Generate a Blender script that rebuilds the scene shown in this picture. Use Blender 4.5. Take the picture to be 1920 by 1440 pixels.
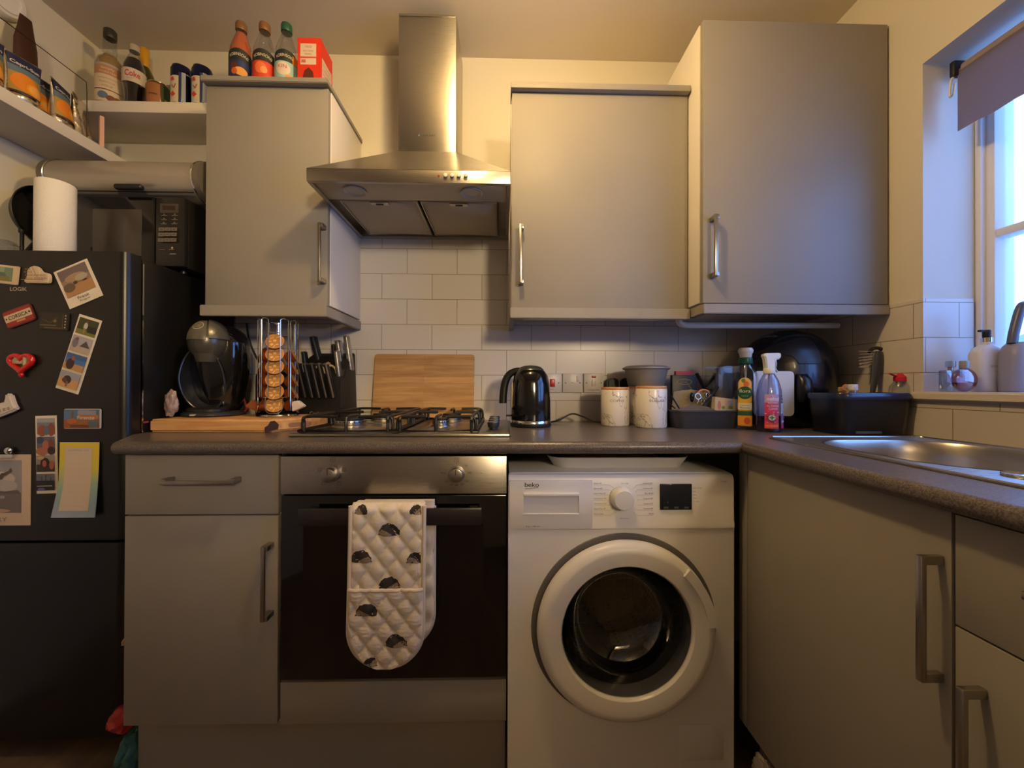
import bpy, bmesh, math, random
from mathutils import Vector, Matrix, noise
random.seed(7)
S=bpy.context.scene; COL=S.collection
for o in list(bpy.data.objects): bpy.data.objects.remove(o)
PI=math.pi
# ---------------------------------------------------------------- camera
CP=Vector((0.58989,-1.59918,1.05538)); YAW,PIT,ROL,FPX=0.02408,0.00421,0.00331,732.02485
fw=Vector((math.sin(YAW)*math.cos(PIT),math.cos(YAW)*math.cos(PIT),math.sin(PIT)))
rt=Vector((math.cos(YAW),-math.sin(YAW),0)); up=rt.cross(fw)
rt,up=rt*math.cos(ROL)+up*math.sin(ROL),-rt*math.sin(ROL)+up*math.cos(ROL)
cd=bpy.data.cameras.new('camera'); cam=bpy.data.objects.new('camera',cd); COL.objects.link(cam)
cd.sensor_width=36; cd.lens=36*FPX/1920; cd.clip_start=.02
m=Matrix((rt,up,-fw)).transposed().to_4x4(); m.translation=CP; cam.matrix_world=m
S.camera=cam
def P(px,py,ax,val):
    """point of the plane X|Y|Z = val seen at a photo pixel (real position in the room)"""
    a='XYZ'.index(ax); d=fw+rt*((px-960)/FPX)+up*((720-py)/FPX)
    return CP+d*((val-CP[a])/d[a])
# ---------------------------------------------------------------- light
W=bpy.data.worlds.new('sky'); S.world=W; W.use_nodes=True
bg=W.node_tree.nodes['Background']; bg.inputs[0].default_value=(.20,.41,1.0,1); bg.inputs[1].default_value=5.0
pl=bpy.data.lights.new('window_portal','AREA'); pl.shape='RECTANGLE'; pl.size=1.3; pl.size_y=1.0; pl.cycles.is_portal=True
po=bpy.data.objects.new('window_portal',pl); COL.objects.link(po); po.location=(2.10,-1.13,1.5); po.rotation_euler=(0,PI/2,0)
LAMP=Vector((.58,-.88,2.22))
ld=bpy.data.lights.new('lamp_bulb','POINT'); ld.energy=21; ld.color=(1,.68,.29); ld.shadow_soft_size=.045
ld2=bpy.data.lights.new('hall_bulb','POINT'); ld2.energy=270; ld2.color=(1,.77,.47); ld2.shadow_soft_size=.25
vs=S.view_settings; vs.view_transform='Standard'; vs.look='None'; vs.gamma=1; vs.exposure=.40; vs.use_curve_mapping=False
S.cycles.max_bounces=10; S.cycles.transparent_max_bounces=24; S.cycles.glossy_bounces=5
S.cycles.caustics_reflective=False; S.cycles.caustics_refractive=False
# ---------------------------------------------------------------- materials
def lin(c): return tuple(((v/255)/12.92 if v/255<=.04045 else ((v/255+.055)/1.055)**2.4) for v in c)
def mat(name,c,r=.5,metal=0,spec=.5,coat=0,bump=0,bscale=200,vary=0,vscale=30,emit=None,aniso=None):
    m=bpy.data.materials.new(name); m.use_nodes=True; N=m.node_tree.nodes; L=m.node_tree.links
    b=N['Principled BSDF']; cl=lin(c)+(1,)
    b.inputs['Base Color'].default_value=cl; b.inputs['Roughness'].default_value=r
    b.inputs['Metallic'].default_value=metal; b.inputs['Specular IOR Level'].default_value=spec
    b.inputs['Coat Weight'].default_value=coat
    tc=N.new('ShaderNodeTexCoord')
    if vary or aniso:
        mp=N.new('ShaderNodeMapping'); L.new(tc.outputs['Object'],mp.inputs[0])
        if aniso: mp.inputs['Scale'].default_value=aniso
        nz=N.new('ShaderNodeTexNoise'); nz.inputs['Scale'].default_value=vscale; nz.inputs['Detail'].default_value=4
        L.new(mp.outputs[0],nz.inputs['Vector'])
        if vary:
            hs=N.new('ShaderNodeMixRGB'); hs.blend_type='MULTIPLY'; hs.inputs[1].default_value=cl
            rp=N.new('ShaderNodeValToRGB'); rp.color_ramp.elements[0].position=.3; rp.color_ramp.elements[1].position=.7
            k=1-vary; rp.color_ramp.elements[0].color=(k,k,k,1)
            L.new(nz.outputs[0],rp.inputs[0]); hs.inputs[0].default_value=1; L.new(rp.outputs[0],hs.inputs[2]); L.new(hs.outputs[0],b.inputs['Base Color'])
        if aniso:
            ma=N.new('ShaderNodeMath'); ma.operation='MULTIPLY_ADD'; ma.inputs[1].default_value=.18; ma.inputs[2].default_value=max(.02,r-.09)
            L.new(nz.outputs[0],ma.inputs[0]); L.new(ma.outputs[0],b.inputs['Roughness'])
    if bump:
        n2=N.new('ShaderNodeTexNoise'); n2.inputs['Scale'].default_value=bscale; n2.inputs['Detail'].default_value=3
        L.new(tc.outputs['Object'],n2.inputs['Vector']); bp=N.new('ShaderNodeBump'); bp.inputs['Strength'].default_value=bump; bp.inputs['Distance'].default_value=.002
        L.new(n2.outputs[0],bp.inputs['Height']); L.new(bp.outputs[0],b.inputs['Normal'])
    if emit: b.inputs['Emission Color'].default_value=lin(emit)+(1,); b.inputs['Emission Strength'].default_value=1
    return m
def glass(name,c=(255,255,255),gl=.12,rough=.03,tintc=None):
    """thin clear sheet: tinted transparency under a fresnel gloss"""
    m=bpy.data.materials.new(name); m.use_nodes=True; N=m.node_tree.nodes; L=m.node_tree.links
    N.remove(N['Principled BSDF']); t=N.new('ShaderNodeBsdfTransparent'); t.inputs[0].default_value=lin(c)+(1,)
    g=N.new('ShaderNodeBsdfGlossy'); g.inputs['Roughness'].default_value=rough; mx=N.new('ShaderNodeMixShader')
    lw=N.new('ShaderNodeLayerWeight'); lw.inputs[0].default_value=.25; ma=N.new('ShaderNodeMath'); ma.operation='MULTIPLY_ADD'
    ma.inputs[1].default_value=.55; ma.inputs[2].default_value=gl*.4; L.new(lw.outputs['Facing'],ma.inputs[0]); ma.use_clamp=True
    L.new(ma.outputs[0],mx.inputs[0]); L.new(t.outputs[0],mx.inputs[1]); L.new(g.outputs[0],mx.inputs[2])
    L.new(mx.outputs[0],N['Material Output'].inputs[0]); return m
def milky(name,c,a=.5,r=.2):
    m=mat(name,c,r); m.node_tree.nodes['Principled BSDF'].inputs['Alpha'].default_value=a; return m
def tile_mat(name,swap):
    m=bpy.data.materials.new(name); m.use_nodes=True; N=m.node_tree.nodes; L=m.node_tree.links; b=N['Principled BSDF']
    tc=N.new('ShaderNodeTexCoord'); sp=N.new('ShaderNodeSeparateXYZ'); L.new(tc.outputs['Object'],sp.inputs[0])
    cb=N.new('ShaderNodeCombineXYZ')
    a1=N.new('ShaderNodeMath'); a1.inputs[1].default_value=-.2008-.10125+.2025*20 if swap=='X' else .2025*20+.06
    a2=N.new('ShaderNodeMath'); a2.inputs[1].default_value=-1.5077+.1025*20
    L.new(sp.outputs[swap],a1.inputs[0]); L.new(sp.outputs['Z'],a2.inputs[0]); L.new(a1.outputs[0],cb.inputs[0]); L.new(a2.outputs[0],cb.inputs[1])
    br=N.new('ShaderNodeTexBrick'); L.new(cb.outputs[0],br.inputs[0]); br.inputs['Scale'].default_value=1
    br.inputs['Mortar Size'].default_value=.0013; br.inputs['Mortar Smooth'].default_value=.3; br.inputs['Brick Width'].default_value=.2025; br.inputs['Row Height'].default_value=.1025
    br.inputs['Color1'].default_value=lin((214,208,200))+(1,); br.inputs['Color2'].default_value=lin((210,203,194))+(1,); br.inputs['Mortar'].default_value=lin((150,136,112))+(1,)
    L.new(br.outputs[0],b.inputs['Base Color']); b.inputs['Roughness'].default_value=.28
    bp=N.new('ShaderNodeBump'); bp.inputs['Strength'].default_value=.5; bp.inputs['Distance'].default_value=.0015; bp.invert=True
    L.new(br.outputs[1],bp.inputs['Height']); L.new(bp.outputs[0],b.inputs['Normal']); return m
def wood(name,c1,c2,axis='X',sc=1,r=.5,strips=0):
    m=bpy.data.materials.new(name); m.use_nodes=True; N=m.node_tree.nodes; L=m.node_tree.links; b=N['Principled BSDF']; b.inputs['Roughness'].default_value=r
    tc=N.new('ShaderNodeTexCoord'); mp=N.new('ShaderNodeMapping'); L.new(tc.outputs['Object'],mp.inputs[0])
    s=[26*sc]*3; s['XYZ'.index(axis)]=2.2*sc; mp.inputs['Scale'].default_value=s
    nz=N.new('ShaderNodeTexNoise'); nz.inputs['Scale'].default_value=1.6; nz.inputs['Detail'].default_value=6; nz.inputs['Distortion'].default_value=.6
    L.new(mp.outputs[0],nz.inputs[0]); rp=N.new('ShaderNodeValToRGB'); e=rp.color_ramp.elements; e[0].position=.35; e[1].position=.65
    e[0].color=lin(c1)+(1,); e[1].color=lin(c2)+(1,); L.new(nz.outputs[0],rp.inputs[0]); out=rp.outputs[0]
    if strips:
        w=N.new('ShaderNodeTexBrick'); m2=N.new('ShaderNodeMapping'); L.new(tc.outputs['Object'],m2.inputs[0]); m2.inputs['Rotation'].default_value=(PI/2,0,0)
        L.new(m2.outputs[0],w.inputs[0]); w.inputs['Scale'].default_value=1; w.inputs['Brick Width'].default_value=.9; w.inputs['Row Height'].default_value=strips; w.inputs['Mortar Size'].default_value=.0004
        w.inputs['Color1'].default_value=(1,1,1,1); w.inputs['Color2'].default_value=(.72,.70,.66,1); w.inputs['Mortar'].default_value=(.55,.5,.45,1)
        mx=N.new('ShaderNodeMixRGB'); mx.blend_type='MULTIPLY'; mx.inputs[0].default_value=1; L.new(out,mx.inputs[1]); L.new(w.outputs[0],mx.inputs[2]); out=mx.outputs[0]
    L.new(out,b.inputs['Base Color']); return m
_fm={}
def flat(c,r=.5,metal=0):
    k=(tuple(c),r,metal)
    if k not in _fm: _fm[k]=mat('ink_%d_%d_%d'%tuple(c),c,r,metal)
    return _fm[k]
M={}
M['wall']=mat('wall_paint',(216,209,194),.85,bump=.15,bscale=90)
M['ceil']=mat('ceiling_paint',(214,204,188),.9,bump=.1,bscale=60)
M['unit']=mat('grey_laminate',(147,141,132),.5,bump=.06,bscale=700,vary=.05,vscale=6)
M['unit'].node_tree.nodes['Principled BSDF'].inputs['Specular IOR Level'].default_value=.3
M['carc']=mat('white_carcass',(222,216,208),.4)
M['steel']=mat('brushed_steel',(180,176,168),.30,1,aniso=(3,60,400),vscale=6)
_s=M['steel'].node_tree; _b=_s.nodes['Principled BSDF']; _b.inputs['Anisotropic'].default_value=.85; _b.inputs['Anisotropic Rotation'].default_value=.25; _g=_s.nodes.new('ShaderNodeNewGeometry'); _t=_s.nodes.new('ShaderNodeVectorMath'); _t.operation='CROSS_PRODUCT'; _t.inputs[1].default_value=(.001,.002,1); _s.links.new(_g.outputs['True Normal'],_t.inputs[0]); _s.links.new(_t.outputs[0],_b.inputs['Tangent'])
M['steelv']=mat('satin_steel',(176,172,166),.3,1)
M['chrome']=mat('chrome',(215,215,215),.12,1)
M['handle']=mat('handle_nickel',(172,166,156),.3,1)
M['black']=mat('black_gloss',(13,13,14),.12,coat=.3)
M['blackm']=mat('black_matt',(22,22,23),.5)
M['iron']=mat('cast_iron',(24,23,23),.42)
M['white']=mat('white_plastic',(228,226,222),.35)
M['appl']=mat('white_enamel',(226,224,222),.3)
M['fridge']=mat('fridge_black',(20,19,18),.3,bump=.05,bscale=400)
M['glassblk']=mat('oven_glass',(9,8,8),.06,spec=.6)
M['clear']=glass('clear_plastic',(240,243,245))
M['win']=glass('window_glass',(250,252,255),.04)
M['tileX']=tile_mat('tile_back','X'); M['tileY']=tile_mat('tile_side','Y')
M['board']=wood('beech_block',(196,144,88),(222,176,120),'X',1.2,.5)
M['bamboo']=wood('bamboo',(184,136,84),(210,166,112),'X',1.6,.45,.024)
M['lidwood']=wood('lid_wood',(190,130,75),(210,160,100),'X',2)
M['shelf']=mat('shelf_white',(216,208,198),.5)
M['floor']=wood('floor_vinyl',(96,80,64),(122,104,84),'Y',.4,.45)
M['blind']=mat('blind_fabric',(150,138,140),.85,bump=.3,bscale=900)
def worktop_mat():
    m=mat('worktop_speckle',(98,92,90),.3); N=m.node_tree.nodes; L=m.node_tree.links; b=N['Principled BSDF']
    tc=N.new('ShaderNodeTexCoord'); v=N.new('ShaderNodeTexNoise'); v.inputs['Scale'].default_value=420; v.inputs['Detail'].default_value=2; L.new(tc.outputs['Object'],v.inputs[0])
    rp=N.new('ShaderNodeValToRGB'); e=rp.color_ramp.elements; e[0].position=.36; e[0].color=lin((70,64,62))+(1,); e[1].position=.62; e[1].color=lin((112,104,100))+(1,)
    x=e.new(.5); x.color=lin((96,88,85))+(1,); L.new(v.outputs[0],rp.inputs[0]); L.new(rp.outputs[0],b.inputs['Base Color']); return m
M['top']=worktop_mat()
def marble_mat():
    m=mat('marble_print',(232,226,216),.25); N=m.node_tree.nodes; L=m.node_tree.links; b=N['Principled BSDF']
    tc=N.new('ShaderNodeTexCoord'); v=N.new('ShaderNodeTexNoise'); v.inputs['Scale'].default_value=11; v.inputs['Detail'].default_value=5; v.inputs['Distortion'].default_value=1.2; L.new(tc.outputs['Object'],v.inputs[0])
    rp=N.new('ShaderNodeValToRGB'); e=rp.color_ramp.elements; e[0].position=.5; e[0].color=lin((234,228,218))+(1,); e[1].position=.525; e[1].color=lin((234,228,218))+(1,)
    x=e.new(.512); x.color=lin((150,140,132))+(1,); L.new(v.outputs[0],rp.inputs[0]); L.new(rp.outputs[0],b.inputs['Base Color']); return m
M['marble']=marble_mat()
def drum_mat():
    m=mat('drum_steel',(150,150,152),.32,1); N=m.node_tree.nodes; L=m.node_tree.links; b=N['Principled BSDF']
    tc=N.new('ShaderNodeTexCoord'); v=N.new('ShaderNodeTexVoronoi'); v.inputs['Scale'].default_value=55; v.inputs['Randomness'].default_value=.15; L.new(tc.outputs['Object'],v.inputs[0])
    rp=N.new('ShaderNodeValToRGB'); e=rp.color_ramp.elements; e[0].position=.22; e[0].color=(.01,.01,.01,1); e[1].position=.3; e[1].color=(.34,.34,.35,1)
    L.new(v.outputs['Distance'],rp.inputs[0]); L.new(rp.outputs[0],b.inputs['Base Color'])
    bp=N.new('ShaderNodeBump'); bp.inputs['Distance'].default_value=.004; L.new(v.outputs['Distance'],bp.inputs['Height']); L.new(bp.outputs[0],b.inputs['Normal']); return m
M['drum']=drum_mat()
# ---------------------------------------------------------------- mesh helpers
def J(bm,t,mi=0,X=None):
    if X is not None: bmesh.ops.transform(t,matrix=X,verts=t.verts)
    for f in t.faces: f.material_index=mi
    me=bpy.data.meshes.new('tmp'); t.to_mesh(me); t.free(); bm.from_mesh(me); bpy.data.meshes.remove(me)
def box(bm,x0,x1,y0,y1,z0,z1,b=0,seg=2,mi=0,X=None):
    t=bmesh.new(); bmesh.ops.create_cube(t,size=1)
    for v in t.verts: v.co=Vector((x0 if v.co.x<0 else x1,y0 if v.co.y<0 else y1,z0 if v.co.z<0 else z1))
    bmesh.ops.recalc_face_normals(t,faces=t.faces)
    if b: bmesh.ops.bevel(t,geom=t.edges[:],offset=b,segments=seg,affect='EDGES',profile=.5)
    J(bm,t,mi,X)
def lathe(bm,prof,c=(0,0,0),n=40,axis='Z',mi=0,sx=1,sy=1,X=None,cap=True):
    t=bmesh.new(); rings=[]
    for r,z in prof:
        if r<1e-6: rings.append([t.verts.new((0,0,z))])
        else: rings.append([t.verts.new((r*sx*math.cos(2*PI*i/n),r*sy*math.sin(2*PI*i/n),z)) for i in range(n)])
    for a,b in zip(rings,rings[1:]):
        for i in range(n):
            j=(i+1)%n
            if len(a)==1 and len(b)==1: continue
            if len(a)==1: t.faces.new((a[0],b[j],b[i]))
            elif len(b)==1: t.faces.new((a[i],a[j],b[0]))
            else: t.faces.new((a[i],a[j],b[j],b[i]))
    if cap:
        for R in (rings[0],rings[-1]):
            if len(R)>2: t.faces.new(R)
    bmesh.ops.recalc_face_normals(t,faces=t.faces)
    Rm=Matrix.Identity(4)
    if axis=='Y': Rm=Matrix.Rotation(PI/2,4,'X')      # local +z -> world -Y
    if axis=='X': Rm=Matrix.Rotation(PI/2,4,'Y')
    T=Matrix.Translation(c)@Rm
    J(bm,t,mi,(X@T) if X is not None else T)
def cyl(bm,c,r,h,axis='Z',r2=None,n=32,mi=0,b=0,X=None,sx=1,sy=1):
    r2=r if r2 is None else r2
    pr=[(r,0),(r2,h)] if not b else [(r-b,0),(r-b*.3,b*.3),(r,b),(r2,h-b),(r2-b*.3,h-b*.3),(r2-b,h)]
    lathe(bm,pr,c,n,axis,mi,sx,sy,X)
def spline(pts,k=6,closed=False):
    pts=[Vector(p) for p in pts]; out=[]; n=len(pts)
    rng=range(n) if closed else range(n-1)
    for i in rng:
        g=lambda q: pts[q%n] if closed else pts[max(0,min(n-1,q))]
        a,b,c,d=g(i-1),g(i),g(i+1),g(i+2)
        for s in range(k):
            t=s/k; out.append(.5*((2*b)+(c-a)*t+(2*a-5*b+4*c-d)*t*t+(3*b-a-3*c+d)*t**3))
    if not closed: out.append(pts[-1])
    return out
def tube(bm,pts,r,n=8,mi=0,closed=False,X=None,flat_=1):
    pts=[Vector(p) for p in pts]; t=bmesh.new(); rings=[]; N_=len(pts); prev=None
    for i,p in enumerate(pts):
        a=pts[(i-1)%N_] if (closed or i>0) else p; b=pts[(i+1)%N_] if (closed or i<N_-1) else p
        d=(b-a).normalized() if (b-a).length>1e-9 else Vector((0,0,1))
        if prev is None:
            u=d.cross(Vector((0,0,1))); u=u if u.length>.1 else d.cross(Vector((0,1,0))); 
        else: u=prev-d*prev.dot(d)
        u.normalize(); w=d.cross(u); prev=u
        rr=r[i] if isinstance(r,(list,tuple)) else r
        rings.append([t.verts.new(p+u*(rr*math.cos(2*PI*k/n))+w*(rr*flat_*math.sin(2*PI*k/n))) for k in range(n)])
    pr=list(zip(rings,rings[1:]))+([(rings[-1],rings[0])] if closed else [])
    for a,b in pr:
        for k in range(n): t.faces.new((a[k],a[(k+1)%n],b[(k+1)%n],b[k]))
    if not closed: t.faces.new(rings[0]); t.faces.new(rings[-1])
    bmesh.ops.recalc_face_normals(t,faces=t.faces); J(bm,t,mi,X)
def prism(bm,poly,ax,a0,a1,b=0,mi=0,X=None,seg=2):
    """poly in the plane across axis ax: Y->(x,z)  X->(y,z)  Z->(x,y)"""
    t=bmesh.new(); f={'Y':lambda u,v,w:(u,w,v),'X':lambda u,v,w:(w,u,v),'Z':lambda u,v,w:(u,v,w)}[ax]
    A=[t.verts.new(f(u,v,a0)) for u,v in poly]; B=[t.verts.new(f(u,v,a1)) for u,v in poly]; n=len(poly)
    t.faces.new(A); t.faces.new(B[::-1])
    for i in range(n): t.faces.new((A[i],A[(i+1)%n],B[(i+1)%n],B[i]))
    bmesh.ops.recalc_face_normals(t,faces=t.faces)
    if b: bmesh.ops.bevel(t,geom=[e for e in t.edges],offset=b,segments=seg,affect='EDGES')
    J(bm,t,mi,X)
def rrect(x0,x1,y0,y1,r,k=5):
    o=[]
    for cx,cy,a in ((x1-r,y1-r,0),(x0+r,y1-r,PI/2),(x0+r,y0+r,PI),(x1-r,y0+r,1.5*PI)):
        o+=[(cx+r*math.cos(a+PI/2*i/k),cy+r*math.sin(a+PI/2*i/k)) for i in range(k+1)]
    return o
def ball(bm,c,r,mi=0,n=24,X=None):
    t=bmesh.new(); bmesh.ops.create_uvsphere(t,u_segments=n,v_segments=n//2,radius=1)
    r=(r,r,r) if isinstance(r,(int,float)) else r
    T=Matrix.Translation(c)@Matrix.Diagonal((r[0],r[1],r[2],1)); J(bm,t,mi,(X@T) if X is not None else T)
def crumple(bm,c,r,seed=0,amp=.35,fr=2.2,mi=0,sub=4,X=None,squash=None):
    t=bmesh.new(); bmesh.ops.create_icosphere(t,subdivisions=sub,radius=1)
    for v in t.verts:
        q=v.co*fr+Vector((seed*3.7,seed*1.3,seed)); k=noise.noise(q)+.5*noise.noise(q*2.3); k=1+amp*k-.12*amp*abs(noise.noise(q*5))*4
        v.co=Vector((v.co.x*r[0]*k,v.co.y*r[1]*k,v.co.z*r[2]*k))
        if squash is not None: v.co.z=max(v.co.z,-squash)
    T=Matrix.Translation(c); J(bm,t,mi,(X@T) if X is not None else T)
def rootof(o):
    while o.parent: o=o.parent
    return o
def obj(name,bm,mats,parent=None,world=True,angle=40,origin=None):
    if not isinstance(mats,(list,tuple)): mats=[mats]
    me=bpy.data.meshes.new(name)
    if parent is None:
        xs=[v.co for v in bm.verts]
        if origin is None: origin=Vector(((min(v.x for v in xs)+max(v.x for v in xs))/2,(min(v.y for v in xs)+max(v.y for v in xs))/2,min(v.z for v in xs)))
        off=Vector(origin)
    else: off=Vector(rootof(parent)['base']) if world else Vector((0,0,0))
    if off.length: bmesh.ops.translate(bm,verts=bm.verts,vec=-off)
    bm.to_mesh(me); bm.free()
    for x in mats: me.materials.append(x)
    me.shade_smooth(); me.set_sharp_from_angle(angle=math.radians(angle))
    o=bpy.data.objects.new(name,me); COL.objects.link(o)
    if parent is None: o.location=off; o['base']=list(off)
    else: o.parent=parent
    return o
def tag(o,label=None,cat=None,group=None,kind=None):
    if label: o['label']=label
    if cat: o['category']=cat
    if group: o['group']=group
    if kind: o['kind']=kind
    return o
def thing(name,loc,label,cat,group=None,rz=0):
    o=bpy.data.objects.new(name,None); COL.objects.link(o); o.location=loc; o.rotation_euler=(0,0,rz); o.empty_display_size=.05
    o['base']=list(loc); return tag(o,label,cat,group)
def struct(name,bm,mats,parent=None,label=None,**k):
    o=obj(name,bm,mats,parent,**k)
    if parent is None: o['kind']='structure'
    if label: o['label']=label
    return o
def dup(root,loc=None,rz=None,label=None,parent=None):
    r=root.copy(); COL.objects.link(r); r.parent=parent
    if loc is not None: r.location=loc; r['base']=list(loc)
    if rz is not None: r.rotation_euler=(0,0,rz) if not isinstance(rz,(tuple,list)) else rz
    if label: r['label']=label
    for ch in root.children: dup(ch,parent=r)
    return r
nb=bmesh.new
# ---------------------------------------------------------------- printed art (flat shapes laid on a surface)
_txt={}
def text2d(s,bold=0):
    k=(s,bold)
    if k not in _txt:
        cu=bpy.data.curves.new('t','FONT'); cu.body=s; cu.size=1; cu.resolution_u=3; cu.offset=bold
        o=bpy.data.objects.new('t',cu); me=bpy.data.meshes.new_from_object(o); vs=[(v.co.x,v.co.y) for v in me.vertices]; fs=[tuple(p.vertices) for p in me.polygons]
        bpy.data.objects.remove(o); bpy.data.curves.remove(cu); bpy.data.meshes.remove(me)
        x0=min(v[0] for v in vs);x1=max(v[0] for v in vs);y0=min(v[1] for v in vs);y1=max(v[1] for v in vs)
        _txt[k]=([(x-(x0+x1)/2,y-(y0+y1)/2) for x,y in vs],fs,x1-x0,y1-y0)
    return _txt[k]
class Art:
    def __init__(s,fn,cut=None,d0=.0004,dd=.00022): s.fn=fn; s.cut=cut; s.items=[]; s.d=d0; s.dd=dd; s.mats=[]
    def _add(s,vs,fs,col):
        m=col if isinstance(col,bpy.types.Material) else flat(col)
        if m not in s.mats: s.mats.append(m)
        s.items.append((vs,fs,s.mats.index(m),s.d)); s.d+=s.dd; return s
    def poly(s,pts,col): return s._add(list(pts),[tuple(range(len(pts)))],col)
    def rect(s,x0,x1,y0,y1,col,rot=0):
        cx,cy=(x0+x1)/2,(y0+y1)/2; c,n=math.cos(rot),math.sin(rot)
        return s.poly([(cx+(x-cx)*c-(y-cy)*n,cy+(x-cx)*n+(y-cy)*c) for x,y in((x0,y0),(x1,y0),(x1,y1),(x0,y1))],col)
    def ell(s,cx,cy,rx,ry,col,a0=0,a1=2*PI,n=24): return s.poly([(cx+rx*math.cos(a0+(a1-a0)*i/n),cy+ry*math.sin(a0+(a1-a0)*i/n)) for i in range(n if a1-a0>6.28 else n+1)],col)
    def ring(s,cx,cy,rx,ry,w,col,n=28):
        vs=[];fs=[]
        for i in range(n):
            a=2*PI*i/n; vs+=[(cx+rx*math.cos(a),cy+ry*math.sin(a)),(cx+(rx-w)*math.cos(a),cy+(ry-w)*math.sin(a))]
        for i in range(n): j=(i+1)%n; fs.append((2*i,2*j,2*j+1,2*i+1))
        return s._add(vs,fs,col)
    def line(s,pts,w,col):
        for (x0,y0),(x1,y1) in zip(pts,pts[1:]):
            dx,dy=x1-x0,y1-y0; l=math.hypot(dx,dy) or 1; nx,ny=-dy/l*w/2,dx/l*w/2
            s._add([(x0+nx,y0+ny),(x0-nx,y0-ny),(x1-nx,y1-ny),(x1+nx,y1+ny)],[(0,1,2,3)],col); s.d-=s.dd
        s.d+=s.dd; return s
    def text(s,t,cx,cy,h,col,w=None,rot=0,bold=0,al='C',arc=None):
        vs,fs,tw,th=text2d(t,bold); k=h/th; kx=(w/tw) if w else k
        sh=tw*kx/2 if al=='L' else (-tw*kx/2 if al=='R' else 0); c,n=math.cos(rot),math.sin(rot); o=[]
        for x,y in vs:
            x,y=x*kx+sh,y*k
            if arc: a=x/arc; x,y=(arc+y)*math.sin(a),(arc+y)*math.cos(a)-arc
            o.append((cx+x*c-y*n,cy+x*n+y*c))
        return s._add(o,fs,col)
    def build(s,name,parent,world=True,label=None):
        bm=nb()
        for vs,fs,mi,d in s.items:
            t=bmesh.new(); V=[t.verts.new((x,y,0)) for x,y in vs]
            for f in fs:
                try: t.faces.new([V[i] for i in f])
                except ValueError: pass
            if s.cut:
                for ax in (0,1):
                    lo=min(v.co[ax] for v in t.verts); hi=max(v.co[ax] for v in t.verts); q=math.ceil(lo/s.cut)*s.cut; no=Vector((1,0,0)) if ax==0 else Vector((0,1,0))
                    if ax==1 and s.cut_v is False: break
                    while q<hi:
                        bmesh.ops.bisect_plane(t,geom=t.verts[:]+t.edges[:]+t.faces[:],plane_co=no*q,plane_no=no); q+=s.cut
            for v in t.verts: v.co=Vector(s.fn(v.co.x,v.co.y,d))
            J(bm,t,mi)
        o=obj(name,bm,s.mats,parent,world)
        if label: o['label']=label
        return o
    cut_v=False
def planeY(cx,y,cz,rot=0):      # faces the camera (-Y)
    c,n=math.cos(rot),math.sin(rot); return lambda u,v,d:(cx+u*c-v*n,y-d,cz+u*n+v*c)
def planeX(x,cy,cz,s=1): return lambda u,v,d:(x+s*d,cy+u,cz+v)
def cylmap(cx,cy,cz,r,a0=-PI/2,sx=1,sy=1):
    rf=r if callable(r) else (lambda v:r)
    return lambda u,v,d:(cx+sx*(rf(v)+d)*math.cos(a0+u/rf(v)),cy+sy*(rf(v)+d)*math.sin(a0+u/rf(v)),cz+v)
# ================================================================ setting
XL,XR,YB,ZC=-1.03,1.82,-3.1,2.40
b=nb(); box(b,XL-.1,XR+.24,YB-.1,.1,-.1,0); struct('floor',b,M['floor'])
b=nb(); box(b,XL-.1,XR+.24,YB-.1,.1,ZC,ZC+.1); struct('ceiling',b,M['ceil'])
b=nb(); box(b,XL-.1,XR+.24,0,.1,0,ZC); struct('wall_back',b,M['wall'])
b=nb(); box(b,XL-.1,XL,YB,0,0,ZC); struct('wall_left',b,M['wall'])
OXa,OXb=.6,1.80
HLX=2.1
b=nb(); box(b,XL-.1,OXa,YB-.1,YB,0,ZC); box(b,OXb,XR+.24,YB-.1,YB,0,ZC); box(b,OXa,OXb,YB-.1,YB,2.1,ZC); box(b,OXa,OXb,YB-.1,YB,0,1.57); struct('wall_front',b,M['wall'])  # invented hatch, high sill shaped to keep next-room lamp light off low units
# the unseen next room behind the camera, its light let in by the hatch
b=nb(); box(b,-2.5,3.2,-6.6,YB-.1,-.1,0); struct('floor',b,M['floor'])
b=nb(); box(b,-2.5,3.2,-6.6,YB-.1,ZC,ZC+.1); struct('ceiling',b,M['ceil'])
b=nb(); box(b,-2.6,-2.5,-6.6,YB-.1,0,ZC); box(b,3.2,3.3,-6.6,YB-.1,0,ZC); box(b,-2.6,3.3,-6.7,-6.6,0,ZC); box(b,-2.6,XL-.1,YB-.1,YB,0,ZC); box(b,XR+.24,3.3,YB-.1,YB,0,ZC); struct('wall_far',b,M['wall'])
hl=thing('pendant_lamp',(HLX,-4.7,ZC),'white pendant lamp in the room behind the camera','lamp')
b=nb(); cyl(b,(HLX,-4.7,ZC-.02),.05,.0195); tube(b,[(HLX,-4.7,ZC-.02),(HLX,-4.7,ZC-.13)],.006); lathe(b,[(.01,.03),(.03,.028),(.03,.0),(.012,.0)],(HLX,-4.7,ZC-.12)); obj('pendant',b,M['white'],hl)
lo2=bpy.data.objects.new('bulb',ld2); COL.objects.link(lo2); lo2.parent=hl; lo2.location=(0,0,-.36)
WY0,WY1,WZ0,WZ1=-.486,-1.80,1.022,2.004
b=nb(); box(b,XR,XR+.24,WY0,0,0,ZC); box(b,XR,XR+.24,YB,WY1,0,ZC); box(b,XR,XR+.24,WY1,WY0,0,1.0155); box(b,XR,XR+.24,WY1,WY0,WZ1,ZC)
wr=struct('wall_right',b,M['wall'])
b=nb(); box(b,-.55,XR,-.006,0,.90,1.664); struct('trim_1',b,M['tileX'],origin=(0,0,0),label='white brick-bond splashback tiles on the back wall')
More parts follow.
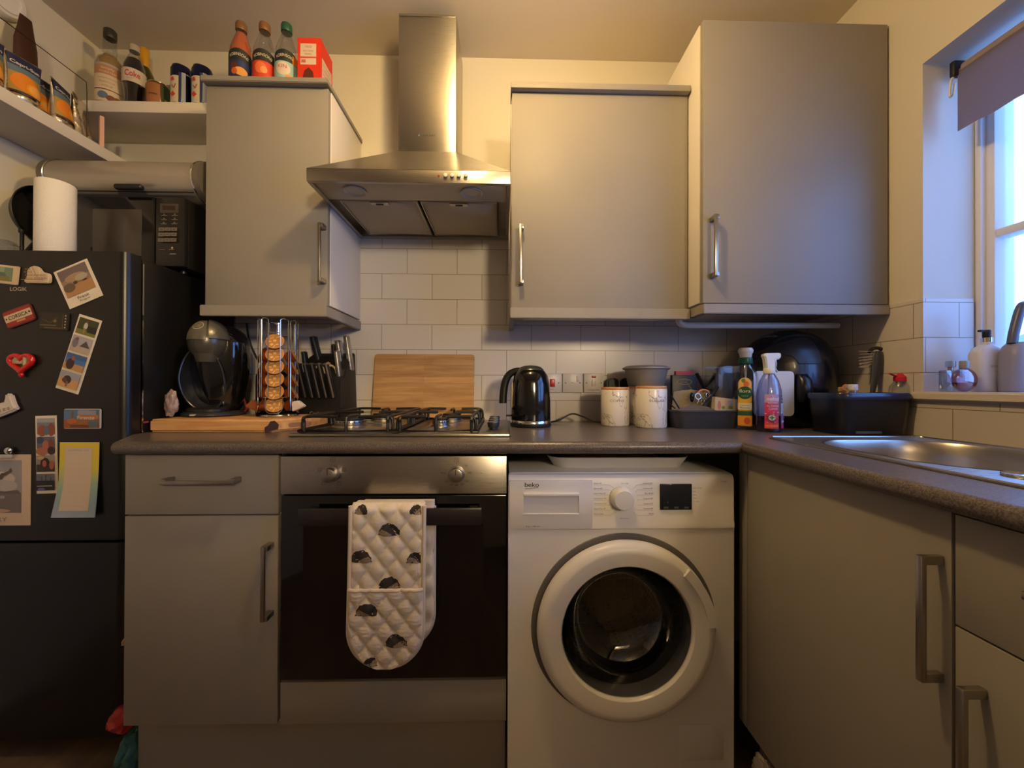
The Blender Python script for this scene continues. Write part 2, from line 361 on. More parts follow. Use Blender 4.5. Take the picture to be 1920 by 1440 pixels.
b=nb(); box(b,XR-.006,XR,WY0,-.006,.90,1.314); box(b,XR-.006,XR,WY1,WY0,.90,1.016); struct('trim_2',b,M['tileY'],origin=(0,0,0),label='white tiles on the window wall')
b=nb(); box(b,XR-.006,1.965,WY0-.006,WY0,1.04,1.314); struct('trim_3',b,M['tileX'],origin=(0,0,0),label='white tiles on the window reveal')
b=nb(); prism(b,[(1.974,WY1+.001),(1.974,WY0-.0065),(XR-.0062,WY0-.0065),(XR-.0062,WY0+.022),(XR-.022,WY0+.022),(XR-.022,WY1+.001)],'Z',1.016,1.042,b=.005)
struct('window_1_sill' if 0 else 'trim_4',b,M['shelf'],label='white window sill board')
# window
b=nb()
def frame(b,x0,x1,y0,y1,z0,z1,w):
    box(b,x0,x1,y0-w,y0,z0,z1,b=.004); box(b,x0,x1,y1,y1+w,z0,z1,b=.004); box(b,x0,x1,y1+w,y0-w,z0,z0+w,b=.004); box(b,x0,x1,y1+w,y0-w,z1-w,z1,b=.004)
frame(b,1.975,2.045,WY0,WY1,1.022,WZ1,.016)
fy=[WY0-.016,-1.14,WY1+.016]
box(b,1.985,2.045,-1.165,-1.115,1.03,1.99,b=.004)
frame(b,1.99,2.05,WY0-.014,-1.12,1.03,1.995,.022); frame(b,1.99,2.05,-1.16,WY1+.014,1.03,1.995,.022)
wn=struct('window_1',b,M['white'],origin=(2.01,-1.14,1.022),label='white framed window above the sink')
b=nb(); box(b,1.995,2.04,-1.12,WY0-.03,1.482,1.506,b=.003); box(b,1.995,2.04,WY1+.03,-1.16,1.482,1.506,b=.003); obj('glazing_bar',b,M['white'],wn)
b=nb(); box(b,2.018,2.022,-1.135,WY0-.03,1.05,1.98); obj('pane',b,M['win'],wn)
b=nb(); box(b,2.018,2.022,WY1+.03,-1.145,1.05,1.98); obj('pane',b,M['win'],wn)
b=nb()
mb_=mat('outside_brick',(120,96,86),.9,bump=.6,bscale=60)
for k in range(13):
    z=1.0+k*.078; box(b,2.062,2.078+random.uniform(0,.004)-(.006 if k%2 else 0),WY0-.002-random.uniform(0,.004),WY0+.25,z,z+.066,b=.004)
    box(b,2.062,2.082,WY1-.25,WY1+.006,z,z+.066,b=.004)
struct('trim_5',b,mb_,label='rough brick edge outside the window')
# roller blind
rb=thing('roller_blind',(1.90,-1.14,1.96),'plain mauve-grey roller blind pulled part way down over the window','blind')
b=nb(); cyl(b,(1.905,-.525,1.963),.018,1.24,axis='Y',n=24); obj('roller',b,M['blind'],rb)
b=nb(); N_=30
prev=None; t=bmesh.new(); g=[]
for i in range(N_+1):
    y=-.517-1.26*i/N_; g.append([t.verts.new((1.888+.0015*math.sin(i*1.9)*(k>0),y,z+(.0025*math.sin(i*2.3) if k==2 else 0))) for k,z in enumerate((1.963,1.87,1.786))])
for i in range(N_):
    for k in range(2): t.faces.new((g[i][k],g[i+1][k],g[i+1][k+1],g[i][k+1]))
bmesh.ops.solidify(t,geom=t.faces[:],thickness=.0014); J(b,t); obj('blind_fabric',b,M['blind'],rb)
b=nb(); box(b,1.875,1.935,-.520,-.506,1.945,1.99,b=.004); obj('bracket',b,M['blackm'],rb)
b=nb(); box(b,1.875,1.935,-1.79,-1.776,1.945,1.99,b=.004); obj('bracket',b,M['blackm'],rb)
b=nb(); tube(b,spline([(1.885,-.511,1.955),(1.875,-.511,1.93),(1.872,-.511,1.895),(1.877,-.510,1.89),(1.885,-.509,1.90),(1.89,-.509,1.93)]),.003); obj('chain',b,M['white'],rb)
# neighbouring building beyond the window
b=nb(); box(b,6.2,9,-2.6,3.4,-3,1.15); prism(b,[(-2.8,1.15),(3.6,1.15),(.4,2.3)],'X',6.0,9.2)
tag(obj('house',b,mat('pale_render',(150,160,178),.9)),'pale blue-grey neighbouring house roof seen low through the window','house')
# ceiling lamp (real fitting above and in front of the camera)
cl=thing('ceiling_lamp',(LAMP.x,LAMP.y,ZC),'round ceiling lamp with white shade over the kitchen floor','lamp')
b=nb(); cyl(b,(LAMP.x,LAMP.y,ZC-.03),.06,.0295,b=.004); tube(b,[(LAMP.x,LAMP.y,ZC-.03),(LAMP.x,LAMP.y,ZC-.06)],.01); obj('ceiling_rose',b,M['white'],cl)
b=nb(); lathe(b,[(0,.0),(.05,0),(.062,.006),(.062,.012),(.03,.03),(0,.032)],(LAMP.x,LAMP.y,ZC-.095)); obj('lamp_shade',b,M['white'],cl)
lo=bpy.data.objects.new('bulb',ld); COL.objects.link(lo); lo.parent=cl; lo.location=(0,0,LAMP.z-ZC)
# ================================================================ units
def vhandle(par,x,y,z0,z1,face='Y',s=.010):
    """square bar pull with two square feet; face Y = standing off towards -Y, face X towards -X"""
    b=nb(); st=.034
    if face=='Y':
        box(b,x-s/2,x+s/2,y-st,y-st+s*.8,z0,z1,b=.0015)
        for z in (z0,z1-.013): box(b,x-s/2+.0003,x+s/2+.006,y-st+.004,y,z,z+.013,b=.001)
    else:
        box(b,y-st,y-st+s*.8,x-s/2,x+s/2,z0,z1,b=.0015)
        for z in (z0,z1-.013): box(b,y-st+.004,y,x-s/2+.0003,x+s/2-.0003,z,z+.013,b=.001)
    return obj('handle',b,M['handle'],par)
def hhandle(par,x0,x1,y,z,s=.010,face='Y'):
    b=nb(); st=.034
    if face=='Y':
        box(b,x0,x1,y-st,y-st+s*.8,z-s/2,z+s/2,b=.0015)
        for x in (x0+.0,x1-.013): box(b,x,x+.013,y-st+.004,y,z-s/2+.0003,z+s/2+.004,b=.001)
    else:
        box(b,y-st,y-st+s*.8,x0,x1,z-s/2,z+s/2,b=.0015)
        for x in (x0,x1-.013): box(b,y-st+.004,y,x,x+.013,z-s/2+.0003,z+s/2-.0003,b=.001)
    return obj('handle',b,M['handle'],par)
def wall_unit(label,x0,x1,yd,z0,z1,hx,hz0,hz1,cornice=True,gap=0,open_under=False):
    t=thing('wall_cabinet',((x0+x1)/2,-.15,z0),label,'cabinet','grey wall cabinets')
    b=nb(); box(b,x0,x1,yd+.022,0-.0065 if z0>1.66 else -.0065,z0+.004,z1,b=.0008); obj('carcass',b,M['carc'],t)
    b=nb(); box(b,x0+.0015,x1-.0015,yd,yd+.0185,z0,z1-.002,b=.0012); d=obj('door',b,M['unit'],t)
    vhandle(d,hx,yd,hz0,hz1)
    return t
UZ0,UZ1=1.316,2.036; YW=-.30
# left wall unit
X0,X1=-.385,.013
u1=wall_unit('grey single-door wall cabinet left of the steel extractor hood',X0,X1,YW,UZ0,UZ1,P(597,470,'Y',YW-.034).x,P(597,527,'Y',YW-.034).z,P(597,416,'Y',YW-.034).z)
b=nb(); prism(b,[(X0-.003,YW-.022),(X1+.004,YW-.022),(X1+.004,-.001),(X1-.014,-.001),(X1-.014,YW+.04),(X0-.003,YW+.04)],'Z',UZ1+.0005,UZ1+.018,b=.002); obj('cornice',b,M['unit'],u1)
b=nb(); prism(b,[(X0-.003,YW-.018),(X1+.004,YW-.018),(X1+.004,-.007),(X1-.014,-.007),(X1-.014,YW+.0),(X0-.003,YW+.0)],'Z',UZ0-.038,UZ0-.003,b=.002); obj('pelmet',b,M['unit'],u1)
# right wall unit
X0,X1=.617,1.213
u2=wall_unit('wide grey wall cabinet right of the extractor hood',X0,X1,YW,UZ0,UZ1,P(976,470,'Y',YW-.034).x,P(976,530,'Y',YW-.034).z,P(976,419,'Y',YW-.034).z)
b=nb(); prism(b,[(X0-.003,-.007),(X0-.003,YW-.018),(X1,YW-.018),(X1,YW),(X0+.014,YW),(X0+.014,-.007)],'Z',UZ0-.038,UZ0-.003,b=.002); obj('pelmet',b,M['unit'],u2)
b=nb(); box(b,X0-.003,X1,YW-.02,YW+.06,UZ1+.0005,UZ1+.021,b=.002); obj('cornice',b,M['unit'],u2)
# tall corner unit
YT=-.39; X0,X1=1.216,1.813
u3=wall_unit('tallest grey wall cabinet in the corner beside the window',X0,X1,YT,1.317,2.211,P(1344,460,'Y',YT-.034).x,P(1344,516,'Y',YT-.034).z,P(1344,400,'Y',YT-.034).z)
b=nb(); prism(b,[(X0,YW+.0),(X0,YT-.006),(X1,YT-.006),(X1,YT+.012),(X0+.018,YT+.012),(X0+.018,YW+.0)],'Z',1.317-.034,1.314,b=.002); obj('pelmet',b,M['unit'],u3)
# under-cabinet bits
lt=thing('under_cabinet_light',(.9,-.2,1.30),'slim white strip light fixed under the wide wall cabinet','light')
b=nb(); box(b,.66,1.19,-.235,-.19,1.292,1.3155,b=.004); obj('light_body',b,M['white'],lt)
b=nb(); lathe(b,[(0,0),(.036,.001),(.04,.006),(.04,.012)],(.745,-.262,1.3155),X=None,mi=0,sy=.6); 
bmesh.ops.transform(b,matrix=Matrix.Translation((.745,-.262,1.3155))@Matrix.Diagonal((1,1,-1.9,1))@Matrix.Translation((-.745,.262,-1.3155)),verts=b.verts); bmesh.ops.reverse_faces(b,faces=b.faces[:]); obj('lamp_cover',b,M['clear'],lt)
b=nb(); tube(b,spline([(1.205,-.24,1.3105),(1.21,-.24,1.285),(1.225,-.24,1.272),(1.30,-.24,1.270),(1.6,-.235,1.272),(1.79,-.23,1.274)],5),.0105,n=12)
tag(obj('waste_pipe',b,M['white']),'white plastic pipe bending under the corner wall cabinet','pipe')
# ---- base units
YD=-.565; XB0=-.385
def bdoor(par,name,x0,x1,z0,z1):
    b=nb(); box(b,x0,x1,YD,YD+.0185,z0,z1,b=.0012); return obj(name,b,M['unit'],par)
bc=thing('base_cabinet',(-.19,-.3,0.16),'grey base cabinet with drawer and door beside the fridge','cabinet','grey base cabinets')
b=nb(); box(b,XB0,.008,YD+.02,-.01,.165,.878); obj('carcass',b,M['carc'],bc)
zs=P(380,966,'Y',YD).z
d=bdoor(bc,'drawer',XB0,.006,zs+.002,P(380,852,'Y',YD).z); hhandle(d,P(297,905,'Y',YD-.034).x,P(436,905,'Y',YD-.034).x,YD,P(370,906,'Y',YD-.034).z)
d=bdoor(bc,'door',XB0,.006,P(380,1359,'Y',YD).z,zs-.002); hx=P(491,1090,'Y',YD-.034).x; vhandle(d,hx,YD,P(491,1168,'Y',YD-.034).z,P(491,1026,'Y',YD-.034).z)
b=nb(); box(b,XB0+.002,.60,-.525,-.507,.0,.158); tag(obj('plinth',b,M['unit']),'grey plinth board along the floor under the oven','plinth')
# ---- oven
OX0,OX1=.0135,.602
ov=thing('built_in_oven',(.3,-.3,.17),'black glass built-in oven with a steel control panel under the hob','oven')
b=nb(); box(b,OX0+.012,OX1-.004,YD+.03,-.02,.30,.87); obj('oven_body',b,M['blackm'],ov)
zt,zb=P(740,855,'Y',YD-.01).z,P(740,926,'Y',YD-.01).z
b=nb(); box(b,OX0+.004,OX1,YD-.012,YD+.03,zb,zt,b=.002); cp=obj('control_panel',b,M['steel'],ov)
YP=YD-.0125; k1=P(616,891,'Y',YP-.015); k2=P(855,891,'Y',YP-.015)
for k in (k1,k2):
    b=nb(); cyl(b,(k.x,YP,k.z),.0215,.004,'Y',b=.001); cyl(b,(k.x,YP-.004,k.z),.0185,.019,'Y',r2=.0175,b=.002)
    kb=obj('knob',b,M['steelv'],ov)
    A=Art(planeY(k.x,YP-.0232,k.z)); A.rect(-.0008,.0008,.002,.0165,(20,20,20)); A.build('pointer',kb)
A=Art(planeY(0,YP,0)); ink=(70,62,54)
def bsq(cx,cz,s=.009):
    A.line([(cx-s/2,cz-s/2),(cx+s/2,cz-s/2),(cx+s/2,cz+s/2),(cx-s/2,cz+s/2),(cx-s/2,cz-s/2)],.0007,ink)
bsq(k1.x+.004,k1.z+.037,.011); A.rect(k1.x+.0036,k1.x+.0044,k1.z+.034,k1.z+.040,ink); A.ell(k1.x+.003,k1.z+.027,.001,.001,ink)
for a,dx,dz in ((0,-.029,.011),(0,.033,.011),(0,-.019,-.024),(0,.022,-.024)): bsq(k1.x+dx,k1.z+dz,.008)
bsq(k2.x,k2.z+.037,.011); A.text("\u00b0C",k2.x,k2.z+.037,.005,ink); A.ell(k2.x,k2.z+.027,.001,.001,ink)
for s,dx,dz,w in (('Maxi',-.034,.003,.014),('50',.025,.022,.007),('100',.034,.003,.009),('150',.026,-.018,.009),('180',.015,-.026,.009),('200',.0,-.028,.009),('220',-.013,-.027,.009),('250',-.026,-.019,.009)):
    A.text(s,k2.x+dx,k2.z+dz,.0042,ink,w=w)
A.ell(k2.x+.063,k2.z+.003,.001,.001,(20,20,20))
A.build('panel_print',cp)
zd1,zd0=P(740,929,'Y',YD-.01).z,P(740,1274,'Y',YD-.01).z
b=nb(); box(b,OX0+.004,OX1,YD-.008,YD+.028,zd0,zd1,b=.003); od=obj('oven_door',b,M['glassblk'],ov)
b=nb(); box(b,.075,.54,YD-.0086,YD-.0082,zd0+.10,zd1-.075); obj('door_window',b,mat('oven_window',(24,20,17),.1),od)
zh=P(870,968,'Y',-.615).z; hx0,hx1=P(560,960,'Y',-.615).x,P(903,960,'Y',-.615).x
b=nb(); box(b,hx0,hx1,-.622,-.611,zh-.021,zh+.021,b=.002)
for x in (hx0+.012,hx1-.032): box(b,x,x+.02,-.612,YD-.008,zh-.014,zh+.014)
obj('door_handle',b,mat('handle_black',(38,34,30),.25),od)
b=nb(); box(b,OX0,OX1,YD,YD+.018,P(740,1355,'Y',YD).z,P(740,1277,'Y',YD).z,b=.0012)
tag(obj('filler_panel',b,M['unit']),'grey filler panel directly below the oven door','panel')
# ---- right run
XD=1.236
rc=thing('base_cabinet',(1.5,-.85,.16),'grey sink base cabinet with one tall door, right of the washing machine','cabinet','grey base cabinets')
b=nb(); box(b,XD+.0415,1.81,-1.052,-.56,.165,.70); obj('carcass',b,M['carc'],rc)
b=nb(); box(b,XD,XD+.0185,-1.052,-.584,.155,P(1500,880,'X',XD).z,b=.0012)
d=obj('door',b,M['unit'],rc); hy=P(1722,1150,'X',XD-.034).y
vhandle(d,hy,XD,P(1722,1277,'X',XD-.034).z,P(1722,1041,'X',XD-.034).z,'X')
b=nb(); box(b,XD,XD+.04,-.5815,-.548,.155,.876,b=.001); pass; tag(obj('corner_post',b,M['unit']),'narrow grey corner post between washing machine and sink cabinet','post')
rd=thing('base_cabinet',(1.5,-1.3,.16),'grey base cabinet with a drawer over a door at the right edge of the picture','cabinet','grey base cabinets')
b=nb(); box(b,XD+.02,1.81,-1.55,-1.056,.165,.70); obj('carcass',b,M['carc'],rd)
zs=P(1787,1170,'X',XD).z
b=nb(); box(b,XD,XD+.0185,-1.55,-1.0565,zs+.0015,.874,b=.0012); d=obj('drawer',b,M['unit'],rd)
q=P(1913,1115,'X',XD-.034); hhandle(d,q.y-.19,q.y,XD,q.z,face='X')
b=nb(); box(b,XD,XD+.0185,-1.55,-1.0565,.155,zs-.0015,b=.0012); d=obj('door',b,M['unit'],rd)
q=P(1798,1290,'X',XD-.034); vhandle(d,q.y,XD,q.z-.19,q.z,'X')
b=nb(); box(b,XD+.05,XD+.068,-1.55,-.56,0,.15); tag(obj('plinth',b,M['unit']),'grey plinth board under the sink cabinets','plinth')
# ---- worktop : L shape with clipped left corner and a hole for the basin
WT,WB=.912,.880
XF=1.212; YF=-.60
bowl=rrect(1.365,1.725,-.985,-.592,.13,8)       # basin opening (x,y)
def plate_with_hole(b,outer,hole,z0,z1,mi=0):
    t=bmesh.new(); o=[t.verts.new((x,y,z1)) for x,y in outer]; h=[t.verts.new((x,y,z1)) for x,y in hole]
    es=[t.edges.new((o[i],o[(i+1)%len(o)])) for i in range(len(o))]+[t.edges.new((h[i],h[(i+1)%len(h)])) for i in range(len(h))]
    r=bmesh.ops.triangle_fill(t,use_beauty=True,use_dissolve=False,edges=es)
    fs=[f for f in t.faces]; ex=bmesh.ops.extrude_face_region(t,geom=fs); vs=[v for v in ex['geom'] if isinstance(v,bmesh.types.BMVert)]
    bmesh.ops.translate(t,verts=vs,vec=(0,0,z0-z1)); bmesh.ops.recalc_face_normals(t,faces=t.faces); J(b,t,mi)
b=nb(); c_=.008
prof=[(0,0)]
# body
plate_with_hole(b,[(-.472,-.0065),(-.472,-.445),(-.379,YF+c_),(XF+c_,YF+c_),(XF+c_,-2.0),(XR-.0065,-2.0),(XR-.0065,-.0065)],bowl,WB,WT)
# bullnose along the front edges
def nose(b,pts,zc,r,n=12): tube(b,pts,r,n=n)
rr=(WT-WB)/2; zc=(WT+WB)/2
t_=[]
tube(b,[(-.472,-.441,zc),(-.379,YF+c_,zc),(XF+c_,YF+c_,zc),(XF+c_,-2.0,zc)],rr,n=16)
wt=tag(obj('worktop',b,M['top'],angle=50),'speckled dark grey laminate worktop running from the fridge round to the window','worktop')
b=nb(); box(b,-.55,.02,-.52,-.02,.03,.875) if 0 else None
# ---- hob
HY0,HY1=-.512,-.06
hb=thing('gas_hob',(.306,-.28,WT),'four-burner stainless steel gas hob with black pan supports','hob')
b=nb(); box(b,.0,.612,HY0,HY1,WT+.0005,WT+.009,b=.004); obj('hob_plate',b,M['steel'],hb)
HZ=WT+.009
for (x,y,r) in ((.113,-.362,.046),(.155,-.165,.038),(.395,-.362,.026),(.405,-.165,.036)):
    b=nb(); lathe(b,[(0,0),(r*1.75,0),(r*1.6,.003),(r*1.15,.006),(r*1.1,.010),(0,.010)],(x,y,HZ)); bu=obj('burner',b,M['steelv'],hb)
    b=nb(); cyl(b,(x,y,HZ+.010),r,.016,b=.002,n=40)
    for i in range(20): a=2*PI*i/20; box(b,-.0016,.0016,-.001,.001,0,.005,X=Matrix.Translation((x+math.cos(a)*r,y+math.sin(a)*r,HZ+.019))@Matrix.Rotation(a+PI/2,4,'Z'),mi=1)
    obj('burner_ring',b,[M['steelv'],M['blackm']],bu)
    b=nb(); cyl(b,(x,y,HZ+.0262),r*.93,.006,b=.002,n=40); obj('burner_cap',b,M['iron'],bu)
for x0,x1 in ((.024,.283),(.289,.517)):
    b=nb(); r=.0045; zt_=HZ+.045; y0,y1=HY0+.014,HY1-.02; xm=(x0+x1)/2
    tube(b,[(x0,y0,HZ+.006),(x1,y0,HZ+.006),(x1,y1,HZ+.006),(x0,y1,HZ+.006)],.0052,n=8,closed=True)
    for y in (y0+.012,(y0+y1)/2-.012,(y0+y1)/2+.012,y1-.012):
        tube(b,spline([(x0+.004,y,HZ+.006),(x0+.004,y,zt_-.016),(x0+.016,y,zt_),(xm-.03,y,zt_)],5),r,n=8); tube(b,spline([(x1-.004,y,HZ+.006),(x1-.004,y,zt_-.016),(x1-.016,y,zt_),(xm+.03,y,zt_)],5),r,n=8)
    for x in (x0+.014,x1-.014):
        tube(b,spline([(x,y0,HZ+.006),(x,y0,zt_-.014),(x,y0+.014,zt_),(x,(y0+y1)/2,zt_),(x,y1-.014,zt_),(x,y1,zt_-.014),(x,y1,HZ+.006)],4),r,n=8)
    for y,s in ((y0,1),(y1,-1)):
        tube(b,spline([(xm,y,HZ+.006),(xm,y,zt_-.014),(xm,y+s*.014,zt_),(xm,y+s*.09,zt_)],5),r,n=8)
    obj('pan_support',b,M['iron'],hb)
for k in range(4):
    y=-.40+.075*k; b=nb(); cyl(b,(.562,y,HZ),.012,.006,b=.001,mi=0); cyl(b,(.562,y,HZ+.006),.0165,.016,r2=.0185,b=.002,mi=0); cyl(b,(.562,y,HZ+.0222),.0165,.0015,mi=1)
    obj('control_knob',b,[M['blackm'],M['steelv']],hb)
# ---- sink
sk=thing('sink',(1.54,-1.1,WT),'inset stainless steel kitchen sink below the window','sink')
SX0,SX1,SY0,SY1=1.325,1.765,-1.78,-.525
b=nb(); plate_with_hole(b,rrect(SX0,SX1,SY0,SY1,.02),bowl,WT+.0006,WT+.0035); 
tube(b,[(x,y,WT+.003) for x,y in rrect(SX0+.004,SX1-.004,SY0+.004,SY1-.004,.018)],.003,n=6,closed=True); obj('sink_top',b,M['steel'],sk)
b=nb(); t=bmesh.new(); rings=[]
cx,cy=1.545,-.7885
for s,z in ((1.015,WT+.0042),(.995,WT+.0035),(.975,WT-.004),(.95,WT-.03),(.90,WT-.13),(.80,WT-.155),(.4,WT-.16)):
    rings.append([t.verts.new((cx+(x-cx)*s,cy+(y-cy)*s,z)) for x,y in bowl])
for a,c in zip(rings,rings[1:]):
    for i in range(len(a)): t.faces.new((a[i],a[(i+1)%len(a)],c[(i+1)%len(a)],c[i]))
t.faces.new(rings[-1]); bmesh.ops.recalc_face_normals(t,faces=t.faces); J(b,t); obj('basin',b,M['steelv'],sk)
q=P(1821,879,'Z',WT+.006); b=nb(); cyl(b,(1.402,-1.035 if 0 else q.y-.05,WT+.0036),.024,.005,b=.0015); obj('tap_hole_cover',b,M['chrome'],sk)
# ---- washing machine
wx0,wx1=.606,1.204; WF=-.578; wzt=.822
wm=thing('washing_machine',(.905,-.3,0.0),'white front-loading washing machine between the oven and the corner','washing machine')
b=nb(); box(b,wx0,wx1,WF+.03,-.03,.10,wzt,b=.004) if 0 else None
# shell: sides, top, back
box(b,wx0,wx0+.01,WF+.02,-.03,.02,wzt-.012); box(b,wx1-.01,wx1,WF+.02,-.03,.02,wzt-.012); box(b,wx0+.01,wx1-.01,-.04,-.03,.02,wzt-.012)
box(b,wx0+.001,wx1-.001,WF+.02,-.03,wzt-.012,wzt+.002,b=.003); box(b,wx0+.01,wx1-.01,WF+.02,-.04,.02,.03); obj('body',b,M['appl'],wm)
DC=P(1176,1183,'Y',-.60); dcx,dcz=.911,.425
zp=P(1176,991,'Y',WF).z
# front panel with round opening
b=nb(); t=bmesh.new(); n=72; R0=.168; hole=[];sq=[]
x0,x1,z0,z1=wx0,wx1,.02,zp-.0015
for i in range(n):
    a=2*PI*i/n; ca,sa=math.cos(a),math.sin(a); hole.append(t.verts.new((dcx+R0*ca,WF,dcz+R0*sa)))
    k=min([(x1-dcx)/ca if ca>1e-6 else 9,(x0-dcx)/ca if ca<-1e-6 else 9,(z1-dcz)/sa if sa>1e-6 else 9,(z0-dcz)/sa if sa<-1e-6 else 9]); sq.append(t.verts.new((dcx+k*ca,WF,dcz+k*sa)))
for i in range(n): t.faces.new((hole[i],hole[(i+1)%n],sq[(i+1)%n],sq[i]))
for cxn,czn in ((x0,z0),(x1,z0),(x0,z1),(x1,z1)):
    i=min(range(n),key=lambda q:(sq[q].co.x-cxn)**2+(sq[q].co.z-czn)**2); sq[i].co=Vector((cxn,WF,czn))
ex=bmesh.ops.extrude_face_region(t,geom=t.faces[:]); bmesh.ops.translate(t,verts=[v for v in ex['geom'] if isinstance(v,bmesh.types.BMVert)],vec=(0,.02,0)); bmesh.ops.recalc_face_normals(t,faces=t.faces); J(b,t)
lathe(b,[(.234,0),(.234,.002),(.226,.0025),(.226,.0)],(dcx,WF,dcz),axis='Y',n=72,cap=False)
box(b,1.055,1.175,WF-.002,WF,.07,.165,b=.0015)
obj('front_panel',b,M['appl'],wm)
b=nb(); lathe(b,[(.245,0),(.243,.004),(.228,.005),(.2,.002)],(dcx,WF+.001,dcz),axis='Y',n=72,cap=False); obj('door_recess',b,mat('recess_shadow_gap',(96,92,92),.6),wm)
# control panel
b=nb(); prism(b,[(WF+.02,zp),(WF-.0035,zp),(WF-.0035,zp+.012),(WF-.001,zp+.02),(WF+.000,wzt-.012),(WF+.004,wzt-.004),(WF+.012,wzt),(WF+.02,wzt)],'X',wx0,wx1,b=.0012); cp=obj('control_panel',b,M['appl'],wm)
WP=WF-.0022
dx1=P(1111,940,'Y',WF).x
b=nb(); box(b,wx0+.002,dx1-.001,WF-.0045,WF+.002,zp+.0015,wzt-.014,b=.0015)
dd=obj('detergent_drawer',b,M['appl'],wm)
r0=P(982,929,'Y',WF); r1=P(1084,961,'Y',WF)
b=nb(); W2=.0015; box(b,r0.x,r1.x,WF-.0052,WF-.0046,r1.z,r0.z); obj('drawer_pull',b,mat('grip_recess',(204,203,206),.4),dd)
b=nb(); box(b,r0.x-.001,r1.x+.001,WF-.010,WF-.0046,r0.z,r0.z+.008,b=.0012); box(b,r0.x-.002,r1.x+.002,WF-.008,WF-.0046,r1.z-.003,r1.z,b=.001); box(b,r1.x,r1.x+.002,WF-.008,WF-.0046,r1.z-.002,r0.z,b=.001); obj('pull_rim',b,M['appl'],dd)
A=Art(planeY(0,WF-.0046,0)); q=P(997,908,'Y',WF); A.text('beko',q.x,q.z,.0115,(60,60,66),w=.037,bold=.012); A.line([(q.x-.018,q.z-.0105),(q.x+.017,q.z-.0075)],.0012,(60,60,66))
q=P(999,986,'Y',WF); A.text('8 kg  |  1400 rpm',q.x,q.z,.0042,(60,60,66),w=.036); A.build('brand_lettering',dd)
kq=P(1169,937,'Y',WF-.02)
b=nb(); lathe(b,[(0,0),(.030,0),(.030,.003),(.0275,.006),(.0265,.022),(.024,.026),(0,.027)],(kq.x,WP,kq.z),axis='Y',n=48); obj('programme_knob',b,M['appl'],wm)
d0,d1=P(1237,907,'Y',WF),P(1296,955,'Y',WF)
b=nb(); box(b,d0.x,d1.x,WF-.0042,WF+.001,d1.z,d0.z,b=.0008); ds=obj('display',b,mat('display_black',(34,38,46),.15),wm)
A=Art(planeY(0,WF-.0045,0)); 
for k,x in enumerate((.18,.5,.82)): A.rect(d0.x+(d1.x-d0.x)*x-.006,d0.x+(d1.x-d0.x)*x+.006,d1.z+.004,d1.z+.009,(70,84,84))
A.rect(d0.x+.018,d0.x+.020,d1.z+.018,d1.z+.023,(90,96,100)); A.build('display_print',ds)
A=Art(planeY(0,WF-.0036,0)); ink=(104,100,102); kx,kz=P(1169,937,'Y',WF).x,P(1169,937,'Y',WF).z
L_=['Quick 30\u00b0','Shirts 40\u00b0','Hand Wash 40\u00b0','Synthetics 40\u00b0','Synthetics 20\u00b0','Down Wear 40\u00b0','Drum Clean']; R_=['Cottons 20\u00b0','Cottons 40\u00b0','Eco 40-60','Cottons 60\u00b0','Cottons 60\u00b0','Cottons 90\u00b0','Rinse']
for i in range(7):
    z=P(1130,905.5+9.3*i,'Y',WF).z; xl=P(1112.5,900,'Y',WF).x; xr=P(1223,900,'Y',WF).x
    A.text(L_[i],xl,z,.0038,ink,w=.0028*len(L_[i])*.86,al='L'); A.text(R_[i],xr,z,.0038,ink,w=.0028*len(R_[i])*.86,al='R')
    a=math.radians(52-17.5*i); ex_,ez=kx-.036*math.cos(a),kz+.036*math.sin(a)
    A.line([(xl,z-.004),(xl+.042,z-.004),(ex_,ez)],.00045,(150,146,146)); A.line([(xr,z-.004),(xr-.042,z-.004),(2*kx-ex_,ez)],.00045,(150,146,146))
A.text('On / Off',kx,kz+.045,.0034,ink,w=.018); A.text('Spin+Drain',kx,kz-.046,.0034,ink,w=.024)
for i,s in enumerate(['Start / Cancel','End','Rinse','Wash','Time Delay']): q=P(1293,913+6.3*i,'Y',WF); A.text(s,q.x+.004,q.z,.003,ink,al='L')
q=P(1352,901,'Y',WF); A.text('WTK84011W' if 0 else 'WTK840',q.x,q.z,.003,ink); q=P(1252,961,'Y',WF); A.text("(  3''  )",q.x,q.z,.003,ink)
A.build('panel_print',cp)
# door ring
dr=thing; b=nb()
YR=WF-.006
lathe(b,[(.168,-.020),(.168,.024),(.172,.029),(.205,.034),(.214,.033),(.2265,.025),(.2305,.015),(.2305,.003),(.225,0),(.168,-.02)],(dcx,YR,dcz),axis='Y',n=96,cap=False); dr=obj('door_ring',b,M['appl'],wm)
b=nb()
A=Art(lambda u,v,d:(dcx+(v)*math.cos(u),YR-.0345-d,dcz+v*math.sin(u)))
# door grip : raised scoop on the right
def arcbox(b,a0,a1,r0,r1,y0,y1,n=18,mi=0):
    t=bmesh.new(); g=[]
    for i in range(n+1):
        a=a0+(a1-a0)*i/n; c,s=math.cos(a),math.sin(a); g.append([t.verts.new((dcx+r*c,y,dcz+r*s)) for r,y in ((r0,y0),(r1,y0),(r1,y1),(r0,y1))])
    for p_,q_ in zip(g,g[1:]):
        for k in range(4): t.faces.new((p_[k],p_[(k+1)%4],q_[(k+1)%4],q_[k]))
    t.faces.new(g[0]); t.faces.new(g[-1]); bmesh.ops.recalc_face_normals(t,faces=t.faces); J(b,t,mi)
arcbox(b,math.radians(5),math.radians(47),.204,.2265,YR-.0385,YR-.028); obj('door_grip',b,M['appl'],dr)
